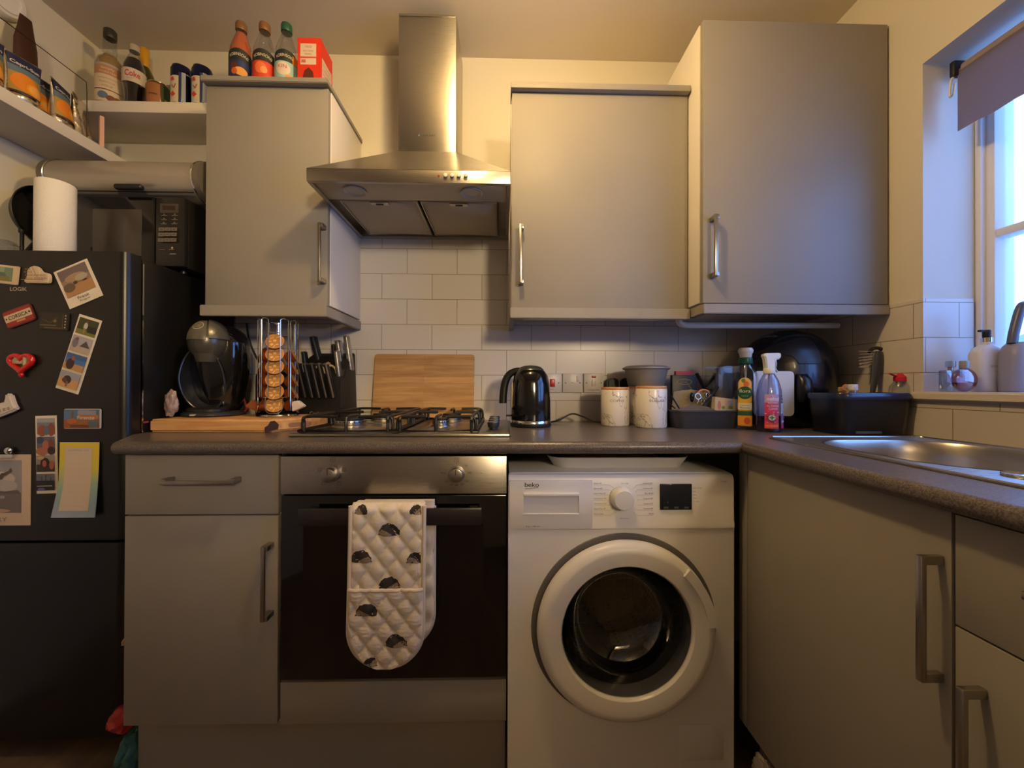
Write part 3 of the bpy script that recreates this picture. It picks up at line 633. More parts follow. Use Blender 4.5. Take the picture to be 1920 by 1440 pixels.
# glass bowl and drum
b=nb(); lathe(b,[(.1655,.020),(.163,.010),(.150,-.03),(.135,-.07),(.10,-.095),(.05,-.10),(0,-.10)],(dcx,YR,dcz),axis='Y',n=72,cap=False); obj('door_glass',b,glass('door_glass',(150,152,155),.25,.03),wm)
b=nb(); lathe(b,[(.172,-.016),(.19,-.03),(.186,-.055),(.20,-.06),(.20,-.075),(.185,-.08)],(dcx,YR,dcz),axis='Y',n=64,cap=False); obj('door_gasket',b,mat('gasket_rubber',(70,70,72),.45),wm)
b=nb(); lathe(b,[(.185,-.08),(.235,-.09),(.235,-.40),(.20,-.41),(.10,-.40),(.04,-.39),(0,-.39)],(dcx,YR,dcz),axis='Y',n=96,cap=False)
for k in range(3):
    a=math.radians(100+120*k); X=Matrix.Translation((dcx+.215*math.cos(a),YR+.24,dcz+.215*math.sin(a)))@Matrix.Rotation(-a+PI/2,4,'Y'); box(b,-.03,.03,-.14,.14,-.025,.025,b=.018,X=X)
obj('drum',b,M['drum'],wm)
# trays on the machine
b=nb(); 
def dish(b,c,rx,ry,h,lip,th=.003,mi=0,rc=.05):
    t=bmesh.new(); rings=[]
    for s,z in ((1,h),(.985,h+.001),(.97,h-.001),(.90,th+.001),(.86,th),(.86,0),(.91,0),(.985,h-.003)):
        rings.append([t.verts.new((c[0]+x*s,c[1]+y*s,c[2]+z)) for x,y in rrect(-rx,rx,-ry,ry,rc)])
    n=len(rings[0])
    for a_,c__ in zip(rings,rings[1:]+[rings[0]]):
        for i in range(n): t.faces.new((a_[i],a_[(i+1)%n],c__[(i+1)%n],c__[i]))
    t.faces.new(rings[4]); t.faces.new(rings[5]); bmesh.ops.recalc_face_normals(t,faces=t.faces); J(b,t,mi)
dish(b,(.925,-.37,wzt+.0025),.205,.145,.03,.01)
tag(obj('tray',b,mat('tray_white',(205,204,206),.35)),'white rounded tray lying on top of the washing machine','tray')
b=nb(); dish(b,(.91,-.37,wzt+.008),.150,.11,.044,.01); tag(obj('tray',b,mat('tray_terracotta',(150,100,72),.5)),'brown inner tray nested in the white tray on the washing machine','tray')
# ---- extractor hood
hd=thing('extractor_hood',(.317,-.22,1.65),'stainless steel chimney extractor hood above the hob','extractor hood')
hx0,hx1=.0165,.612; HF=-.452; z0,z1=P(764,342,'Y',HF).z,P(764,318,'Y',HF).z
cx0,cx1,cyf=P(747,200,'Y',-.225).x,P(855,200,'Y',-.225).x,-.225
zch=P(800,284,'Y',-.225).z
b=nb(); t=bmesh.new()
v=[t.verts.new(c) for c in ((hx0,HF,z1),(hx1,HF,z1),(hx1,-.0065,z1),(hx0,-.0065,z1),(cx0,cyf,zch),(cx1,cyf,zch),(cx1,-.0065,zch),(cx0,-.0065,zch))]
for f in ((0,1,5,4),(1,2,6,5),(2,3,7,6),(3,0,4,7),(4,5,6,7),(3,2,1,0)): t.faces.new([v[i] for i in f])
bmesh.ops.recalc_face_normals(t,faces=t.faces); J(b,t)
# rim band (hollow underneath)
w=.012
box(b,hx0,hx1,HF,HF+w,z0,z1,b=.0015); box(b,hx0,hx0+w,HF+w,-.0065,z0,z1); box(b,hx1-w,hx1,HF+w,-.0065,z0,z1); box(b,hx0+w,hx1-w,-.03,-.0065,z0,z1)
can=obj('canopy',b,M['steel'],hd)
b=nb(); box(b,hx0+w,hx1-w,HF+w,-.33,z0+.004,z1-.006,b=.001); obj('light_panel',b,mat('satin_panel',(186,178,160),.5,.5),hd)
xm=(hx0+hx1)/2
fm=mat('filter_mesh',(196,184,160),.6,.15,bump=1,bscale=900)
for a_,c__ in ((hx0+w+.03,xm-.004),(xm+.004,hx1-w-.03)):
    b=nb(); box(b,a_,c__,-.322,-.04,z0+.006,z0+.012,b=.001); fl=obj('grease_filter',b,fm,hd)
    b=nb(); tube(b,[(a_+.003,-.319,z0+.006),(c__-.003,-.319,z0+.006),(c__-.003,-.043,z0+.006),(a_+.003,-.043,z0+.006)],.004,n=6,closed=True); obj('filter_frame',b,M['steelv'],fl)
    b=nb(); xx=(a_+c__)/2; box(b,xx-.03,xx+.03,-.318,-.298,z0+.001,z0+.007,b=.001,mi=0); box(b,xx-.012,xx+.012,-.312,-.304,z0-.0005,z0+.002,mi=1); obj('filter_latch',b,[M['steelv'],M['blackm']],fl)
for px in (673,885):
    q=P(px,369,'Z',z0+.002); b=nb(); lathe(b,[(0,0),(.026,0),(.030,.004),(.034,.005),(.034,.001)],(q.x,-.39,z0+.004)); bmesh.ops.transform(b,matrix=Matrix.Translation((0,0,z0+.004))@Matrix.Diagonal((1,1,-1,1))@Matrix.Translation((0,0,-z0-.004)),verts=b.verts); bmesh.ops.reverse_faces(b,faces=b.faces[:]); obj('hood_light',b,milky('lens',(190,186,176),1,.25),hd)
for i,px in enumerate((848,861,873.5,874+13)):
    px=(835.5+0,848,860.5,873.5)[i]; q=P(px,330,'Y',HF); b=nb(); cyl(b,(q.x,HF,q.z),.0058,.007,'Y',b=.0015,n=20); obj('button',b,mat('button_ivory',(214,208,192),.3),hd)
q=P(822.5,330,'Y',HF); b=nb(); cyl(b,(q.x,HF,q.z),.0028,.001,'Y',n=14); obj('indicator_light',b,mat('red_lamp',(150,40,24),.3),hd)
b=nb(); box(b,cx0,cx1,cyf,-.0065,zch-.004,2.362,b=.0015); ch=obj('chimney',b,M['steel'],hd)
b=nb(); box(b,cx0+.004,cx1-.004,cyf-.0015,cyf,2.352,2.358); obj('chimney_seam',b,M['steelv'],ch)
A=Art(planeY(0,cyf-.0002,0)); q=P(802,254,'Y',cyf); A.text('BLAUPUNKT',q.x,q.z,.0065,(72,66,58),w=.052,bold=.02); A.rect(q.x-.0325,q.x-.028,q.z-.003,q.z+.003,(70,120,150)); A.build('brand_lettering',ch)
# ---- shelves
b=nb(); box(b,XL+.001,-.388,-.185,-.001,2.022,2.062,b=.002); tag(obj('floating_shelf',b,M['shelf']),'short white floating shelf on the back wall left of the wall cabinet','shelf')
b=nb(); box(b,XL+.001,-.82,-1.3,-.002,1.852,1.892,b=.002); tag(obj('floating_shelf',b,M['shelf']),'long white floating shelf on the left wall','shelf')
# ---- fridge
FX0,FX1,FY=-.978,-.476,-.468; FT=1.432
fr=thing('fridge_freezer',(-.727,-.24,0),'black fridge freezer with magnets at the left edge','fridge')
b=nb(); box(b,FX0,FX1-.002,FY+.05,-.02,.02,FT-.004,b=.006); obj('body',b,M['fridge'],fr)
zs=.612
for nm,a_,c__ in (('fridge_door',zs+.004,FT),('freezer_door',.06,zs-.004)):
    b=nb(); pr=rrect(FX0,FX1,FY,FY+.08,.022,6); pr=[(x,min(y,FY+.045)) for x,y in pr]; o_=[]
    for q in pr:
        if not o_ or (abs(o_[-1][0]-q[0])+abs(o_[-1][1]-q[1]))>1e-5: o_.append(q)
    prism(b,o_,'Z',a_,c__); dd=obj(nm,b,M['fridge'],fr)
    if nm=='fridge_door':
        A=Art(planeY(0,FY,0)); q=P(35,542,'Y',FY); A.text('LOGIK',q.x,q.z,.0105,(190,180,160),w=.046,bold=.01); A.build('brand_lettering',dd)
b=nb(); box(b,FX1-.0022,FX1+.0012,FY+.048,FY+.053,.9,FT-.02); obj('door_seal_strip',b,M['chrome'],fr)
# ================================================================ fridge door magnets and photos
FD=FY-.0006
def uv(px,py,Y=None):
    q=P(px,py,'Y',FD if Y is None else Y); return q.x,q.z
def card(name,label,cat,corners,art,group=None,th=.0012,col=(226,214,196)):
    """thin card from its photo corners (tl,tr,br,bl); art(A,w,h) draws in a centred frame"""
    c=[uv(*q) for q in corners]; cx=sum(q[0] for q in c)/4; cz=sum(q[1] for q in c)/4
    w=(math.dist(c[0],c[1])+math.dist(c[3],c[2]))/2; h=(math.dist(c[0],c[3])+math.dist(c[1],c[2]))/2
    rot=math.atan2(c[1][1]-c[0][1],c[1][0]-c[0][0])
    t=thing(name,(cx,FD,cz),label,cat,group); b=nb(); X=Matrix.Translation((cx,FD,cz))@Matrix.Rotation(-rot,4,'Y')
    box(b,-w/2,w/2,-th,0,-h/2,h/2,X=X); bd=obj('card',b,flat(col,.4),t)
    A=Art(planeY(cx,FD-th,cz,rot)); art(A,w,h); A.build('printed_picture',t); return t
def pic(A,x0,x1,y0,y1,bgc,blobs):
    A.rect(x0,x1,y0,y1,bgc); W_,H_=x1-x0,y1-y0
    for kind,a,b_,c,d,col in blobs:
        if kind=='r': A.rect(x0+a*W_,x0+b_*W_,y0+c*H_,y0+d*H_,col)
        elif kind=='e': A.ell(x0+a*W_,y0+b_*H_,c*W_,d*H_,col)
        else: A.poly([(x0+a*W_,y0+b_*H_),(x0+c*W_,y0+b_*H_),(x0+(a+c)/2*W_,y0+d*H_)],col)
def art_polaroid(A,w,h):
    pic(A,-w*.42,w*.42,-h*.24,h*.45,(150,122,104),[('r',0,1,.62,1,(116,100,100)),('e',.5,.62,.36,.14,(168,138,112)),('e',.7,.55,.22,.12,(176,164,142)),('r',0,1,0,.38,(178,132,86)),('e',.2,.32,.2,.16,(104,84,70)),('e',.45,.42,.07,.06,(70,56,48)),('e',.78,.4,.08,.03,(70,52,40))])
    A.text('Frank',.002,-h*.33,.008,(60,52,50),w=w*.34); A.text('Prague',.003,-h*.42,.006,(70,60,56),w=w*.3)
card('instant_photo','white-bordered instant photo with handwriting, tilted, top right of the fridge door','photo',((101,511),(163,485),(195,556),(131,578)),art_polaroid)
def strip(pics):
    def f(A,w,h):
        n=len(pics); ph=(h*.95)/n
        for i,(bgc,bl) in enumerate(pics):
            y1=h/2-h*.025-i*ph; pic(A,-w*.43,w*.43,y1-ph*.92,y1-ph*.03,bgc,bl)
    return f
sk1=(150,84,60)
s1=[((62,66,36),[('r',0,1,0,.3,(116,116,48)),('r',.55,1,.2,.6,(40,36,34)),('e',.42,.55,.1,.22,(190,186,178)),('r',.36,.46,.06,.4,(150,120,90)),('e',.45,.82,.06,.08,(120,70,56))]),
((164,160,172),[('r',0,1,0,.35,(176,160,144)),('t',.45,.4,.95,.8,(88,74,64)),('e',.2,.55,.14,.3,(120,110,130)),('e',.25,.8,.08,.1,(140,80,66))]),
((70,112,170),[('r',0,1,.7,1,(60,92,150)),('r',0,1,0,.4,(182,140,84)),('e',.3,.35,.2,.34,(60,44,44)),('e',.38,.72,.09,.13,(164,80,64))]),
((150,150,160),[('r',0,1,0,.55,(196,150,98)),('e',.42,.5,.2,.26,(64,44,44)),('r',.4,.5,.08,.4,(130,100,100)),('e',.3,.45,.12,.14,(100,60,54))])]
card('photo_strip','tilted strip of four holiday photos on the fridge door','photo strip',((154,590),(196,603),(143,739),(101,725)),strip(s1),'photo strips on the fridge')
s2=[((120,128,140),[('r',0,1,.75,1,(160,160,166)),('e',.3,.25,.26,.35,(150,80,62)),('e',.8,.3,.2,.4,(140,76,60)),('e',.55,.25,.14,.3,(90,110,130))]),
((96,96,110),[('e',.2,.8,.2,.22,(60,72,90)),('e',.5,.5,.18,.28,(170,100,82)),('e',.8,.55,.14,.3,(120,66,52)),('e',.3,.12,.34,.24,(166,104,82)),('e',.82,.15,.2,.25,(50,34,40))]),
((140,130,120),[('r',0,1,0,.45,(50,40,40)),('e',.48,.5,.26,.36,(44,32,32)),('e',.45,.5,.12,.2,(166,84,76)),('e',.85,.4,.14,.26,(160,90,76)),('e',.25,.85,.2,.1,(180,160,110))]),
((100,100,112),[('r',0,1,0,.6,(36,36,44)),('r',.3,.34,.5,.85,(40,40,50)),('r',.52,.56,.5,.95,(44,44,54)),('r',.8,.84,.5,.8,(40,40,50)),('r',.06,.9,.25,.3,(170,160,140)),('e',.3,.1,.2,.08,(90,96,150))])]
card('photo_strip','upright strip of four group photos, half behind the shopping list','photo strip',((64,780),(106,779),(110,924),(73,926)),strip(s2),'photo strips on the fridge')
# shopping list pad (gently curled sheet)
c=[uv(*q) for q in ((116,829),(189,829),(189,967),(107,969))]
t=thing('shopping_list',(c[0][0]+.05,FD,c[2][1]),'watercolour-edged shopping list pad low on the fridge door','notepad')
x0,x1,z1,z0=c[0][0],c[1][0],c[0][1],c[2][1]
def curl(u,v,d):
    k=(z1-v)/(z1-z0); return (u-(.012*max(0,k-.55)/.45)*(x1-u)/(x1-x0),FD-.005-.010*k*k-d,v)
def sheetmat():
    m=mat('watercolour_paper',(200,190,110),.7); N=m.node_tree.nodes; L=m.node_tree.links; tc=N.new('ShaderNodeTexCoord'); s=N.new('ShaderNodeSeparateXYZ'); mr=N.new('ShaderNodeMapping'); mr.inputs['Scale'].default_value=(5,5,4.8); L.new(tc.outputs['Object'],mr.inputs[0]); L.new(mr.outputs[0],s.inputs[0])
    nz=N.new('ShaderNodeTexNoise'); nz.inputs['Scale'].default_value=4; L.new(mr.outputs[0],nz.inputs[0]); a=N.new('ShaderNodeMath'); a.operation='MULTIPLY_ADD'; a.inputs[1].default_value=.35; L.new(nz.outputs[0],a.inputs[0]); L.new(s.outputs['Z'],a.inputs[2])
    rp=N.new('ShaderNodeValToRGB'); e=rp.color_ramp.elements; e[0].position=.1; e[0].color=lin((168,170,200))+(1,); e[1].position=1.0; e[1].color=lin((214,190,70))+(1,)
    for p_,cc in ((.35,(140,170,190)),(.6,(150,180,170)),(.85,(205,195,80))): x=e.new(p_); x.color=lin(cc)+(1,)
    L.new(a.outputs[0],rp.inputs[0]); L.new(rp.outputs[0],N['Principled BSDF'].inputs['Base Color']); return m
b=nb(); tm=bmesh.new(); G=[[[tm.verts.new(curl(x0+(x1-x0)*i/8,z0+(z1-z0)*j/16,dd_)) for i in range(9)] for j in range(17)] for dd_ in (0,-.0015)]
for g in G:
    for j in range(16):
        for i in range(8): tm.faces.new((g[j][i],g[j][i+1],g[j+1][i+1],g[j+1][i]))
for j in range(16):
    for i in (0,8): tm.faces.new((G[0][j][i],G[1][j][i],G[1][j+1][i],G[0][j+1][i]))
for i in range(8):
    for j in (0,16): tm.faces.new((G[0][j][i],G[0][j][i+1],G[1][j][i+1],G[1][j][i]))
bmesh.ops.recalc_face_normals(tm,faces=tm.faces); J(b,tm); obj('sheet',b,sheetmat(),t)
A=Art(curl,cut=.012); A.cut_v=True; A.d=.0006; A.rect(x0+.015,x1-.018,z0+.018,z1-.014,(206,190,176)); A.text('SHOPPING LIST',(x0+x1)/2-.001,z1-.022,.0055,(150,150,160),w=.058); 
for k in range(7): A.rect(x0+.02,x1-.024,z0+.03+k*.02,z0+.0306+k*.02,(186,172,164))
A.build('list_print',t)
# number-plate magnet
def roundcard(name,label,cx,cz,w,h,rot,th,col,art,r=.006,b_=.0015,edge=None):
    x,z=uv(cx,cz); t=thing(name,(x,FD,z),label,'magnet','magnets on the fridge'); b=nb(); prism(b,rrect(-w/2,w/2,-h/2,h/2,r),'Y',-th,0,b=b_,X=Matrix.Translation((x,FD,z))@Matrix.Rotation(-rot,4,'Y')); obj('magnet_body',b,edge or flat(col,.3),t)
    A=Art(planeY(x,FD-th,z,rot)); art(A,w,h); A.build('printed_face',t); return t
def a_cors(A,w,h):
    A.rect(-w*.46,w*.46,-h*.42,h*.42,(150,46,40)); A.rect(-w*.46,w*.46,-h*.17,h*.24,(206,184,152)); A.text('CORSICA',0,h*.03,.011,(50,40,40),w=w*.66,bold=.02)
    A.ell(-w*.4,h*.03,.002,.003,(40,30,30)); A.ell(w*.4,h*.03,.003,.003,(40,60,50)); A.rect(-w*.1,w*.2,-h*.33,-h*.22,(200,140,110))
roundcard('number_plate_magnet','red and white number-plate magnet reading CORSICA',38,593,.083,.050,math.radians(21),.004,(110,40,40),a_cors,.008)
def a_fir(A,w,h):
    A.rect(-w*.48,w*.48,-h*.46,h*.46,(84,112,150)); A.rect(-w*.48,w*.48,-h*.46,-h*.05,(150,92,50)); A.rect(-w*.1,w*.46,-h*.02,h*.2,(168,110,62)); A.rect(-w*.1,w*.4,h*.2,h*.42,(140,140,150)); A.rect(-w*.27,-w*.22,-h*.1,h*.36,(120,84,56)); A.ell(-w*.25,-h*.12,w*.14,h*.14,(176,96,50))
    A.rect(-w*.3,w*.2,-h*.44,-h*.3,(110,60,44)); A.rect(w*.2,w*.46,-h*.42,-h*.1,(80,100,110)); A.text('Firenze',w*.13,h*.06,.010,(226,214,196),w=w*.46)
roundcard('souvenir_magnet','colourful cityscape magnet reading Firenze',157,785,.101,.056,math.radians(0),.005,(190,180,176),a_fir,.004)
def a_dark(A,w,h):
    A.rect(-w*.46,w*.34,-h*.42,h*.42,(46,40,30)); A.line([(-w*.4,h*.1),(-w*.1,-h*.1),(w*.1,h*.22)],.001,(110,96,56)); A.rect(w*.0,w*.1,-h*.05,h*.1,(120,108,60),rot=.7); A.rect(-w*.46,w*.1,-h*.26,-h*.20,(108,96,74)); A.rect(-w*.3,w*.3,-h*.4,-h*.36,(110,90,60))
    for k in range(5): A.poly([(w*.38,h*(.32-.17*k)),(w*.45,h*(.32-.17*k)),(w*.42,h*(.42-.17*k))],(190,180,160))
    A.rect(w*.33,w*.35,-h*.42,h*.42,(110,96,56))
roundcard('souvenir_magnet','dark bronze rectangular magnet with a pale dotted edge',104,603,.080,.049,math.radians(-3),.004,(40,34,26),a_dark,.003)
# green postcard magnet
def a_green(A,w,h):
    A.rect(-w*.48,w*.48,-h*.4,h*.4,(206,184,150)); A.rect(-w*.48,w*.3,-h*.36,h*.38,(112,134,116)); A.rect(-w*.48,w*.2,-h*.36,-h*.1,(126,118,58)); A.poly([(-w*.3,-h*.1),(w*.1,-h*.1),(-w*.05,h*.2)],(80,110,100)); A.rect(-w*.48,0,h*.1,h*.38,(150,160,130))
roundcard('souvenir_magnet','green landscape magnet with cream edge, top left of the fridge door',12,515,.075,.052,math.radians(-6),.004,(206,186,156),a_green,.002)
# coliseum magnet
def shape_magnet(name,label,px,py,poly,th,col,art=None,b_=.0025,sc=1,m=None):
    x,z=uv(px,py); t=thing(name,(x,FD,z),label,'magnet','magnets on the fridge'); b=nb(); prism(b,[(x+u*sc,z+v*sc) for u,v in poly],'Y',FD-th,FD,b=b_); obj('magnet_body',b,m or flat(col,.5),t)
    if art: A=Art(planeY(x,FD-th,z)); art(A); A.build('relief_print',t)
    return t
def a_col(A):
    for r,(z,n0,n1) in enumerate(((-.008,-7,8),(.000,-6,8),(.008,-6,0),(.016,-5,-1))):
        for k in range(n0,n1): A.rect(k*.0042,k*.0042+.0016,z-.002,z+.003,(150,112,78))
    A.line([(-.002,.024),(.010,-.002),(.014,-.012)],.0012,(150,112,78)); A.rect(-.032,.030,-.0135,-.012,(150,112,78))
shape_magnet('souvenir_magnet','cream relief magnet of a ruined round amphitheatre',76,519,[(-.033,-.019),(.030,-.020),(.034,-.014),(.034,.002),(.030,.008),(.012,.012),(.004,.024),(-.006,.029),(-.018,.026),(-.026,.016),(-.029,-.008),(-.035,-.010)],.010,(212,192,162),a_col,.002)
# white ruin magnet with tower
shape_magnet('souvenir_magnet','white stone-town magnet with a round tower at the left edge',14,768,[(-.045,-.03),(-.02,-.025),(.035,-.002),(.040,.004),(.032,.014),(.022,.044),(.008,.046),(.006,.026),(-.002,.016),(-.014,.02),(-.03,.018),(-.045,.014)],.014,(206,198,188),lambda A:[A.rect(-.03+.012*k,-.024+.012*k,-.012+.003*k,-.004+.003*k,(160,140,110),rot=.3) for k in range(5)],.004)
# red heart magnet
x,z=uv(45,680); t=thing('heart_magnet',(x,FD,z),'red heart-shaped ring magnet with a tiny castle scene','magnet','magnets on the fridge')
hp=[]
for i in range(36):
    a=2*PI*i/36; hp.append((x+.0019*16*math.sin(a)**3,z+.0019*(13*math.cos(a)-5*math.cos(2*a)-2*math.cos(3*a)-math.cos(4*a))*.85))
b=nb(); tube(b,[(u,FD-.007,v) for u,v in hp],.0068,n=12,closed=True); ball(b,(x,FD-.006,z-.034),(.006,.005,.008)); obj('heart_rim',b,mat('red_glaze',(190,24,22),.2,coat=.5),t)
b=nb(); prism(b,hp,'Y',FD-.003,FD); obj('heart_back',b,flat((70,66,40)),t)
b=nb(); box(b,x-.022,x+.006,FD-.010,FD-.003,z-.004,z+.010,b=.002); cyl(b,(x+.012,FD-.0065,z-.008),.0055,.03,n=14); box(b,x-.016,x-.006,FD-.011,FD-.003,z+.006,z+.016,b=.001); obj('castle_relief',b,flat((176,160,130)),t)
# clipboard print with aeroplane
t=thing('clip_magnet',(uv(10,850)[0],FD,uv(10,850)[1]),'silver bulldog clip magnet holding the aeroplane print','clip')
x,z=uv(12,848); b=nb(); box(b,x-.05,x+.028,FD-.010,FD-.003,z-.016,z-.004,b=.002); tube(b,spline([(x-.02,FD-.008,z-.006),(x-.028,FD-.014,z+.010),(x-.016,FD-.016,z+.018),(x-.004,FD-.014,z+.010),(x-.010,FD-.008,z-.006)],5),.0028,n=8); ball(b,(x+.016,FD-.008,z+.006),(.010,.008,.010)); obj('clip_body',b,M['chrome'],t)
def a_plane(A,w,h):
    a,b_,c,d=-w*.45,w*.36,-h*.32,h*.42
    A.rect(a,b_,c,d,(150,148,156)); A.ell(0,h*.16,w*.26,h*.1,(190,182,176)); A.ell(w*.1,h*.06,w*.2,h*.08,(176,168,166)); A.rect(a,b_,c,-h*.05,(112,104,104)); A.poly([(a,-h*.05),(-w*.1,h*.0),(w*.1,-h*.02),(w*.3,-h*.0),(b_,-h*.05)],(96,90,96)); A.rect(a,w*.1,-h*.12,-h*.08,(160,154,150)); A.ell(-w*.1,c+h*.03,w*.3,h*.03,(186,150,140))
    A.poly([(-w*.05,h*.19),(w*.16,h*.27),(w*.2,h*.32),(w*.22,h*.26),(w*.12,h*.2)],(96,84,70)); A.poly([(w*.05,h*.24),(w*.0,h*.14),(w*.06,h*.15),(w*.13,h*.24)],(86,76,64)); A.text('FACTORY',-w*.16,-h*.41,.011,(120,110,104),w=w*.62)
card('art_print','travel print of an aeroplane over hills, clipped at the lower left of the fridge door','print',((-58,852),(62,852),(54,980),(-62,990)),a_plane,th=.0012,col=(206,184,162))
# ================================================================ on the fridge and the left shelf
q=P(104,467,'Y',-.41); rcx,rcy=-.705,-.395
rcx=P(104,467,'Y',rcy).x
pr_=thing('paper_towel_roll',(rcx,rcy,FT-.003),'white paper towel roll standing on the fridge','paper towel')
mtow=mat('tissue_paper',(232,226,216),.95,bump=.5,bscale=260)
b=nb(); zt=P(104,345,'Y',rcy).z; H=zt-FT+.004
lathe(b,[(.016,.002),(.040,0),(.043,.004),(.043,H-.004),(.040,H),(.016,H),(.016,.002)],(rcx,rcy,FT-.003),n=56,cap=False); obj('roll',b,mtow,pr_)
b=nb(); tm=bmesh.new(); g=[]
for i in range(7):
    a=math.radians(182+6*i); r=.0438+(.012 if i==0 else .006 if i==1 else .002 if i==2 else 0)
    g.append([tm.verts.new((rcx+r*math.cos(a),rcy+r*math.sin(a),FT-.001+H*k/6-(.01 if (k==6 and i==0) else 0))) for k in range(7)])
for i in range(6):
    for k in range(6): tm.faces.new((g[i][k],g[i+1][k],g[i+1][k+1],g[i][k+1]))
bmesh.ops.solidify(tm,geom=tm.faces[:],thickness=.0008); J(b,tm); obj('loose_sheet',b,mtow,pr_)
# black pan on edge
b=nb(); lathe(b,[(0,0),(.080,0),(.098,.028),(.096,.030),(.078,.004),(0,.004)],(-.992,-.235,1.622),axis='X',n=48,cap=False); tube(b,spline([(-.985,-.25,1.53),(-.975,-.285,1.48),(-.970,-.31,FT+.006)],4),.008,n=10,flat_=.6)
tag(obj('frying_pan',b,mat('pan_black',(20,17,18),.5)),'black pan standing on its handle behind the paper towel roll','pan')
b=nb(); q=P(41,467,'Y',-.40); z0_,z1_=FT-.003,P(41,431,'Y',-.40).z; lathe(b,[(.010,0),(.010,.006),(.0045,.010),(.0045,z1_-z0_-.012),(.0075,z1_-z0_-.008),(.0075,z1_-z0_),(0,z1_-z0_+.001)],(q.x,-.40,z0_),n=20)
tag(obj('candle_holder',b,M['blackm']),'thin black rod with a round cap standing left of the paper towel roll','holder')
b=nb(); q=P(8,467,'Y',-.38); crumple(b,(q.x-.03,-.38,FT+.030),(.075,.05,.034),3,.25,squash=.7); tag(obj('plastic_bag',b,M['clear']),'crumpled clear plastic bag at the left end of the fridge top','bag')
# microwave
mx0,mx1,my0,my1,mz0,mz1=-.905,-.452,-.300,-.02,FT-.003,1.668
mw=thing('microwave',(-.68,-.16,mz0),'black microwave on top of the fridge beneath the bread bin','microwave')
b=nb(); box(b,mx0,mx1,my0+.018,my1,mz0+.010,mz1,b=.004); 
for x in (mx0+.04,mx1-.04):
    for y in (my0+.05,my1-.04): cyl(b,(x,y,mz0),.012,.0105,n=16)
obj('casing',b,mat('microwave_black',(24,22,21),.35),mw)
ctl=P(291,430,'Y',my0).x
b=nb(); box(b,mx0,ctl-.001,my0,my0+.018,mz0+.012,mz1-.001,b=.003); md=obj('door',b,M['black'],mw)
b=nb(); box(b,P(180,430,'Y',my0).x-.01,P(266,430,'Y',my0).x,my0-.0012,my0+.001,P(266,480,'Y',my0).z,P(200,392,'Y',my0).z,b=.0004); obj('door_window',b,mat('microwave_window',(66,60,54),.18),md)
b=nb(); box(b,ctl+.001,mx1,my0,my0+.018,mz0+.012,mz1-.001,b=.003); mc=obj('control_panel',b,mat('panel_black',(30,28,26),.3),mw)
A=Art(planeY(0,my0,0))
def r4(x0,y0,x1,y1,c): a,b_=P(x0,y1,'Y',my0),P(x1,y0,'Y',my0); A.rect(a.x,b_.x,a.z,b_.z,c)
r4(300,382,335,399,(66,60,56)); r4(305,386,329,394,(50,26,22)); 
for y in (404,412,420):
    for x in (303,323): r4(x,y,x+11,y+1,(120,112,100)); r4(x+4,y-3,x+7,y-1,(110,104,92))
for y in (427.5,437.5,448):
    for k in range(3): r4(299+12*k,y,310+12*k,y+6.5,(108,100,84)); r4(302+12*k,y+2.5,307+12*k,y+3.8,(60,56,48))
r4(302,469,313,470,(120,80,60)); r4(320,469,330,470,(120,110,100)); r4(325,464.5,328,468,(190,180,170)); r4(322,477,334,478.2,(150,140,126)); A.build('button_print',mc)
# bread bin : roll top
bx0,bx1=-.905,-.400; by0,by1=-.315,-.045; bz0,bz1=mz1+.0008,1.806
bb=thing('bread_bin',(-.65,-.18,bz0),'silver roll-top bread bin with black handle on top of the microwave','bread bin')
def bprof(e=0,n=18):
    r=(bz1-bz0)*.5; o=[(by1,bz0+.001),(by1,bz1-.012+e)]
    for i in range(n+1):
        a=PI/2+PI*.96*i/n; o.append((by0+r*1.2+(r*1.2+e)*math.cos(a),bz0+r+(r+(e if a<PI else 0))*math.sin(a)))
    o.append((by0+r*1.3,bz0+.001)); return o
b=nb(); prism(b,bprof(),'X',bx0+.02,bx1-.02); obj('bin_body',b,mat('satin_silver',(176,168,156),.38,.55),bb)
for xa,xb in ((bx0,bx0+.0195),(bx1-.0195,bx1)):
    b=nb(); prism(b,bprof(.003),'X',xa,xb); obj('end_cap',b,mat('cap_grey',(120,112,100),.4,.4),bb)
    b=nb(); x=xb if xa<-.6 else xa; tube(b,[(x,y,z) for y,z in bprof(.003)[1:-1]],.0022,n=6); obj('chrome_trim',b,M['chrome'],bb)
b=nb(); q=P(244,352,'Y',by0-.004); box(b,-.044,.044,-.010,.010,-.009,.009,b=.0085,seg=4,X=Matrix.Translation((q.x,by0-.008,q.z))); obj('handle',b,M['blackm'],bb)
b=nb(); box(b,bx0+.02,bx1-.02,by0+.010,by0+.0135,bz0+.012,bz0+.015) ; obj('lid_gap',b,M['blackm'],bb)
